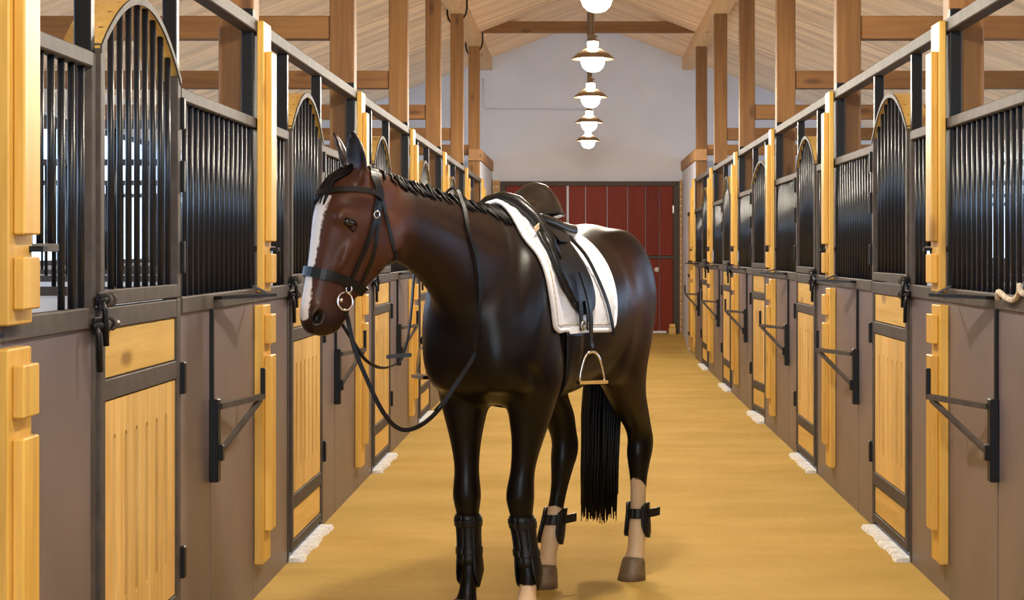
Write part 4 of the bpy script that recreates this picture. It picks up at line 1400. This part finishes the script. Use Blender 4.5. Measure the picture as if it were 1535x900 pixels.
# flaps
def flap(name, rows, s, off, th, n=14, bulge=0.0):
    tab = cr(rows, 5)
    ro, ri = [], []
    for z, x0, x1 in tab:
        a, b = [], []
        for j in range(n + 1):
            f = j / n
            x = x0 + (x1 - x0) * f
            p = side_hit(x, z, s, off + bulge * math.sin(math.pi * f) + (0.0))
            a.append(p); b.append(p - Vector((0, s, 0)) * th)
        ro.append(a); ri.append(b)
    V, F = sheet(ro, ri)
    if s < 0: F = [f[::-1] for f in F]
    return tmesh(name, V, F, 'leather', sad)
FLAP = [(1.605, 0.14, 0.345), (1.56, 0.13, 0.385), (1.47, 0.115, 0.405), (1.38, 0.105, 0.375), (1.31, 0.110, 0.325), (1.265, 0.130, 0.285), (1.238, 0.165, 0.245)]
SKIRT = [(1.598, 0.13, 0.31), (1.575, 0.12, 0.315), (1.545, 0.13, 0.30), (1.52, 0.16, 0.28)]
for s in (-1, 1):
    fl = flap('flap', FLAP, s, 0.034, 0.010)
    flap('skirt', SKIRT, s, 0.050, 0.008)
    # knee roll on the front edge of the flap
    V, F = tube_geo([side_hit(x, z, s, 0.040) for z, x in ((1.57, 0.372), (1.50, 0.388), (1.42, 0.378), (1.34, 0.335), (1.29, 0.295))], [0.010, 0.017, 0.019, 0.016, 0.008], 8)
    tmesh('knee_roll', V, F, 'leather', fl)
    # billets and buckles below the flap
    for dx in (0.02, -0.035):
        ribbon('billet', [side_hit(0.235 + dx, z, s, 0.036) for z in (1.29, 1.25, 1.21, 1.175)], 0.026, 0.005, 'leather', sad, 0, False)
        p = side_hit(0.235 + dx, 1.195, s, 0.047)
        ring = [p + Vector((0.018 * math.cos(a), 0, 0.016 * math.sin(a))) for a in [2 * math.pi * k / 12 for k in range(13)]]
        V, F = tube_geo(ring, 0.004, 6, False, Vector((0, 1, 0))); tmesh('buckle', V, F, 'chrome', sad)
    # stirrup leather and iron
    ys = 0.0
    top = side_hit(0.225, 1.40, s, 0.052)
    low = side_hit(0.225, 1.14, s, 0.060) if s > 0 else Vector((0.245, -0.425, 1.14))
    lea = ribbon('stirrup_leather', [top, side_hit(0.222, 1.30, s, 0.058), side_hit(0.22, 1.22, s, 0.06), low, low + Vector((0, s * 0.006, -0.035))], 0.026, 0.007, 'leather', sad, 0, False)
    ctr = low + Vector((0, s * 0.008, -0.05))
    dirx = Vector((math.cos(0.75), -math.sin(0.75), 0)) if s > 0 else Vector((math.cos(0.9), math.sin(0.9), 0))
    arch = []
    for k in range(21):
        f = -1 + 2 * k / 20
        arch.append(ctr + dirx * (0.056 * sg(f, 0.62)) + Vector((0, 0, -0.118 * abs(f) ** 1.7)))
    iron = ttube('stirrup_iron', arch, 0.0062, 'chrome', lea, 8)
    yax = Vector((-dirx.y, dirx.x, 0))
    c0 = ctr + Vector((0, 0, -0.122))
    Vb = []
    for sx, sy, sz in ((-1, -1, -1), (1, -1, -1), (1, 1, -1), (-1, 1, -1), (-1, -1, 1), (1, -1, 1), (1, 1, 1), (-1, 1, 1)):
        Vb.append(c0 + dirx * (sx * 0.062) + yax * (sy * 0.022) + Vector((0, 0, sz * 0.007)))
    tmesh('tread', Vb, [(3, 2, 1, 0), (4, 5, 6, 7), (0, 1, 5, 4), (1, 2, 6, 5), (2, 3, 7, 6), (3, 0, 4, 7)], 'chrome', lea, False)
    # loose strap lying over the pad behind the flap
    ribbon('trailing_strap', [side_hit(x, z, s, 0.032 + (0.012 if z > 1.4 else 0)) for x, z in ((0.13, 1.54), (0.085, 1.47), (0.05, 1.38), (0.025, 1.28), (0.0, 1.19), (-0.018, 1.145))], 0.017, 0.005, 'leather', sad, 0, False)
ribbon('tan_keeper', [side_hit(x, z, 1, 0.045) for x, z in ((0.43, 1.565), (0.40, 1.575), (0.36, 1.588), (0.335, 1.60))], 0.022, 0.004, 'tan', sad, 0, False)
# pommel arch
V, F = tube_geo([polar(0.36, math.radians(a), 0.05) for a in (40, 55, 70, 82, 90, 98, 110, 125, 140)], [0.012, 0.02, 0.026, 0.03, 0.03, 0.03, 0.026, 0.02, 0.012], 10, True, Vector((1, 0, 0)))
tmesh('pommel', V, F, 'leather', sad)
# girth
gi = tthing('girth', 'black girth strap around the belly below the saddle', 'girth', (0.22, 0, 0.87))
ro, ri = [], []
for j in range(41):
    ph = math.radians(-16 - 148 * j / 40)
    f = min(j, 40 - j) / 20
    w = 0.115
    xc_ = 0.255 - 0.03 * f
    ro.append([polar(xc_ - w / 2 + w * k / 4, ph, 0.016) for k in range(5)])
    ri.append([polar(xc_ - w / 2 + w * k / 4, ph, 0.002) for k in range(5)])
V, F = sheet(ro, ri); tmesh('band', V, F, 'leather', gi)
for s in (1, -1):
    ribbon('girth_loop', [side_hit(x, 1.178, s, 0.026) for x in (0.175, 0.22, 0.27, 0.315)], 0.028, 0.004, 'pad', gi, 0, False, normals=Vector((0, s, 0)))

# ------------------------------------------------------------------ bridle and reins
br = tthing('bridle', 'black leather bridle on the head of the bay horse', 'bridle', HD(0.2, 0, 0))
def H2(l): return [HD(*p) for p in l]
def mir(l): return [(a, n, -c) for a, n, c in l]
CK = [(0.018, -0.004, 0.062), (0.052, -0.021, 0.073), (0.085, -0.032, 0.079), (0.151, -0.030, 0.087), (0.214, -0.026, 0.092), (0.29, -0.02, 0.087), (0.351, -0.012, 0.075), (0.41, -0.006, 0.065), (0.465, 0.0, 0.060)]
ribbon('headpiece', H2(mir(CK[:4])[::-1] + [(-0.008, -0.005, -0.035), (-0.018, -0.005, 0.0), (-0.008, -0.005, 0.035)] + CK[:4]), 0.032, 0.005, 'leather', br)
BB = [(0.095, -0.042, 0.08), (0.086, -0.02, 0.082), (0.083, 0.006, 0.083), (0.092, 0.071, 0.081), (0.112, 0.135, 0.053), (0.128, 0.158, 0.0)]
ribbon('browband', H2(BB + mir(BB[:-1])[::-1]), 0.021, 0.006, 'leather', br, 0.014)
NB = [(0.415, 0.150, 0.0), (0.415, 0.125, 0.046), (0.416, 0.055, 0.066), (0.424, -0.015, 0.060), (0.436, -0.07, 0.042), (0.44, -0.10, 0.0)]
ribbon('noseband', H2(NB + mir(NB[:-1])[::-1]), 0.036, 0.011, 'leather', br, 0.003)
TL = [(0.07, -0.03, 0.078), (0.12, -0.058, 0.084), (0.20, -0.095, 0.09), (0.28, -0.14, 0.06), (0.31, -0.18, 0.0)]
ribbon('throatlatch', H2(TL + mir(TL[:-1])[::-1]), 0.014, 0.004, 'leather', br, 0.006)
ST = [(0.15, -0.045, 0.088), (0.21, -0.05, 0.09), (0.29, -0.058, 0.085), (0.37, -0.062, 0.065), (0.43, -0.055, 0.05)]
for sgn, mm in ((1, lambda l: l), (-1, mir)):
    ribbon('cheekpiece', H2(mm(CK[2:])), 0.018, 0.005, 'leather', br, 0.006)
    ribbon('noseband_strap', H2(mm(ST)), 0.014, 0.004, 'leather', br, 0.004)
    for a, n, c in ((0.158, -0.028, 0.09), (0.445, -0.003, 0.062)):
        p, nr = snap(HD(a, n, sgn * c), 0.012)
        ring = [p + H_A * (0.013 * math.cos(t)) + H_N * (0.011 * math.sin(t)) for t in [2 * math.pi * k / 12 for k in range(13)]]
        V, F = tube_geo(ring, 0.003, 6, False, H_C); tmesh('buckle', V, F, 'chrome', br)
    bc = HD(0.492, 0.000, sgn * 0.068)
    ring = [bc + H_A * (0.033 * math.cos(t)) + H_N * (0.030 * math.sin(t)) + H_C * (sgn * 0.006 * math.cos(t)) for t in [2 * math.pi * k / 20 for k in range(21)]]
    V, F = tube_geo(ring, 0.0042, 8, False, H_C); tmesh('bit_ring', V, F, 'chrome', br)
ttube('bit', [HD(0.492, 0.012, -0.066), HD(0.486, 0.02, 0), HD(0.492, 0.012, 0.066)], 0.007, 'chrome', br)
# left rein: hangs from the bit, loops up over the shoulder to the crest
loop_l = [HD(0.522, -0.004, 0.072), Vector((1.221, -0.212, 1.235)), Vector((1.213, -0.194, 1.145)), Vector((1.187, -0.159, 1.034)), Vector((1.148, -0.119, 0.918)), Vector((1.102, -0.089, 0.851)), Vector((1.056, -0.058, 0.831)), Vector((1.005, -0.016, 0.853)),
          Vector((0.955, 0.023, 0.905)), Vector((0.885, 0.050, 0.985))]
lay_l = [snap(p, 0.012)[0] for p in ((0.735, 0.06, 1.09), (0.745, 0.075, 1.16), (0.755, 0.09, 1.27), (0.757, 0.092, 1.36), (0.763, 0.083, 1.46), (0.772, 0.05, 1.577), (0.735, 0.015, 1.68))]
cr_p, _ = crest_pt(0.42)
lay_r = [snap(p, 0.012)[0] for p in ((0.77, -0.14, 1.56), (0.785, -0.17, 1.45))]
loop_r = [Vector((0.807, -0.165, 1.364)), Vector((0.873, -0.145, 1.207)), Vector((0.938, -0.138, 1.095)), Vector((0.977, -0.153, 1.064)), Vector((1.02, -0.177, 1.054)), Vector((1.053, -0.202, 1.065)), Vector((1.076, -0.231, 1.093)), Vector((1.10, -0.26, 1.151)), Vector((1.135, -0.29, 1.22)), HD(0.522, -0.004, -0.072)]
rein = ribbon('reins', loop_l + lay_l + [cr_p + Vector((0, 0, 0.028))] + lay_r + loop_r, 0.016, 0.005, 'leather', br, 0, False, m=5, normals=H_C)
ribbon('rein_stop', [Vector((0.975, -0.19, 1.088)), Vector((0.95, -0.15, 1.093)), Vector((0.925, -0.11, 1.095))], 0.016, 0.014, 'leather', br, 0, False, m=2, normals=Vector((0, 0, 1)))
p = Vector((0.955, 0.023, 0.905))
ttube('rein_keeper', [Vector((0.965, 0.015, 0.895)), Vector((0.925, 0.035, 0.935))], 0.010, 'leather', br)
p1, p2 = loop_l[3], loop_l[5]

# ------------------------------------------------------------------ leg boots
def leg_axis(key, z):
    fx = FEET[key][0]
    if key[1] == 'F': return Vector((fx - 0.039, leg_y(key, z), z))
    return Vector((fx - 0.05 - hock_x[key] * max(0.0, min(1.0, (z - 0.2) / 0.4)), leg_y(key, z), z))
def leg_hit(key, z, ang, off):
    c = leg_axis(key, z)
    d = Vector((math.cos(ang), math.sin(ang), 0))
    h = BVH.ray_cast(c + d * 0.10, -d)
    q = h[0] if h[0] is not None and (h[0] - c).dot(d) > 0 else c + d * 0.042
    return q + d * off
def shell(name, key, zs, a0, a1, off, th, parent, n=18, mat='boot'):
    """zs(f): (bottom, top) for f 0..1 around the shell"""
    ro, ri = [], []
    for i in range(n + 1):
        f = i / n; a = math.radians(a0 + (a1 - a0) * f)
        z0, z1 = zs(f)
        ro.append([leg_hit(key, z0 + (z1 - z0) * j / 8, a, off) for j in range(9)])
        ri.append([leg_hit(key, z0 + (z1 - z0) * j / 8, a, off - th) for j in range(9)])
    V, F = sheet(ro, ri)
    return tmesh(name, V, F, mat, parent)
names = {'LF': 'left foreleg', 'RF': 'right foreleg', 'LH': 'left hind leg', 'RH': 'right hind leg'}
for key in ('LF', 'RF'):
    t = tthing('tendon_boot', 'black tendon boot on the horse\'s %s' % names[key], 'leg boot', leg_axis(key, 0.16), 'foreleg boots')
    shell('wrap', key, lambda f: (0.235, 0.435), 0, 360, 0.007, 0.006, t, 28)
    shell('shell', key, lambda f: (0.165 + 0.05 * (1 - math.sin(math.pi * f)) ** 2 - 0.03 * (1 if 0.02 < f < 0.98 else 0), 0.425), 42, 318, 0.014, 0.007, t, 26)
    for z in (0.29, 0.40):
        shell('strap', key, lambda f, z=z: (z - 0.013, z + 0.013), 0, 360, 0.018, 0.005, t, 24)
for key in ('LH', 'RH'):
    t = tthing('fetlock_boot', 'black fetlock boot on the horse\'s %s' % names[key], 'leg boot', leg_axis(key, 0.18), 'hind leg boots')
    for a0, a1 in ((40, 150), (210, 320)):
        shell('cup', key, lambda f: (0.245 - 0.062 * math.sin(math.pi * f) ** 0.6, 0.325 + 0.02 * math.sin(math.pi * f)), a0, a1, 0.020, 0.016, t, 16)
    shell('strap', key, lambda f: (0.275, 0.318), 0, 360, 0.014, 0.008, t, 26)
    p = leg_hit(key, 0.297, math.radians(75), 0.02)
    d = Vector((math.cos(math.radians(75)), math.sin(math.radians(75)), 0))
    ribbon('strap_tab', [p, p + Vector((-0.03, 0.022, 0.004)), p + Vector((-0.06, 0.032, 0.006))], 0.038, 0.005, 'boot', t, 0, False, m=2, normals=Vector((0, 1, 0)))
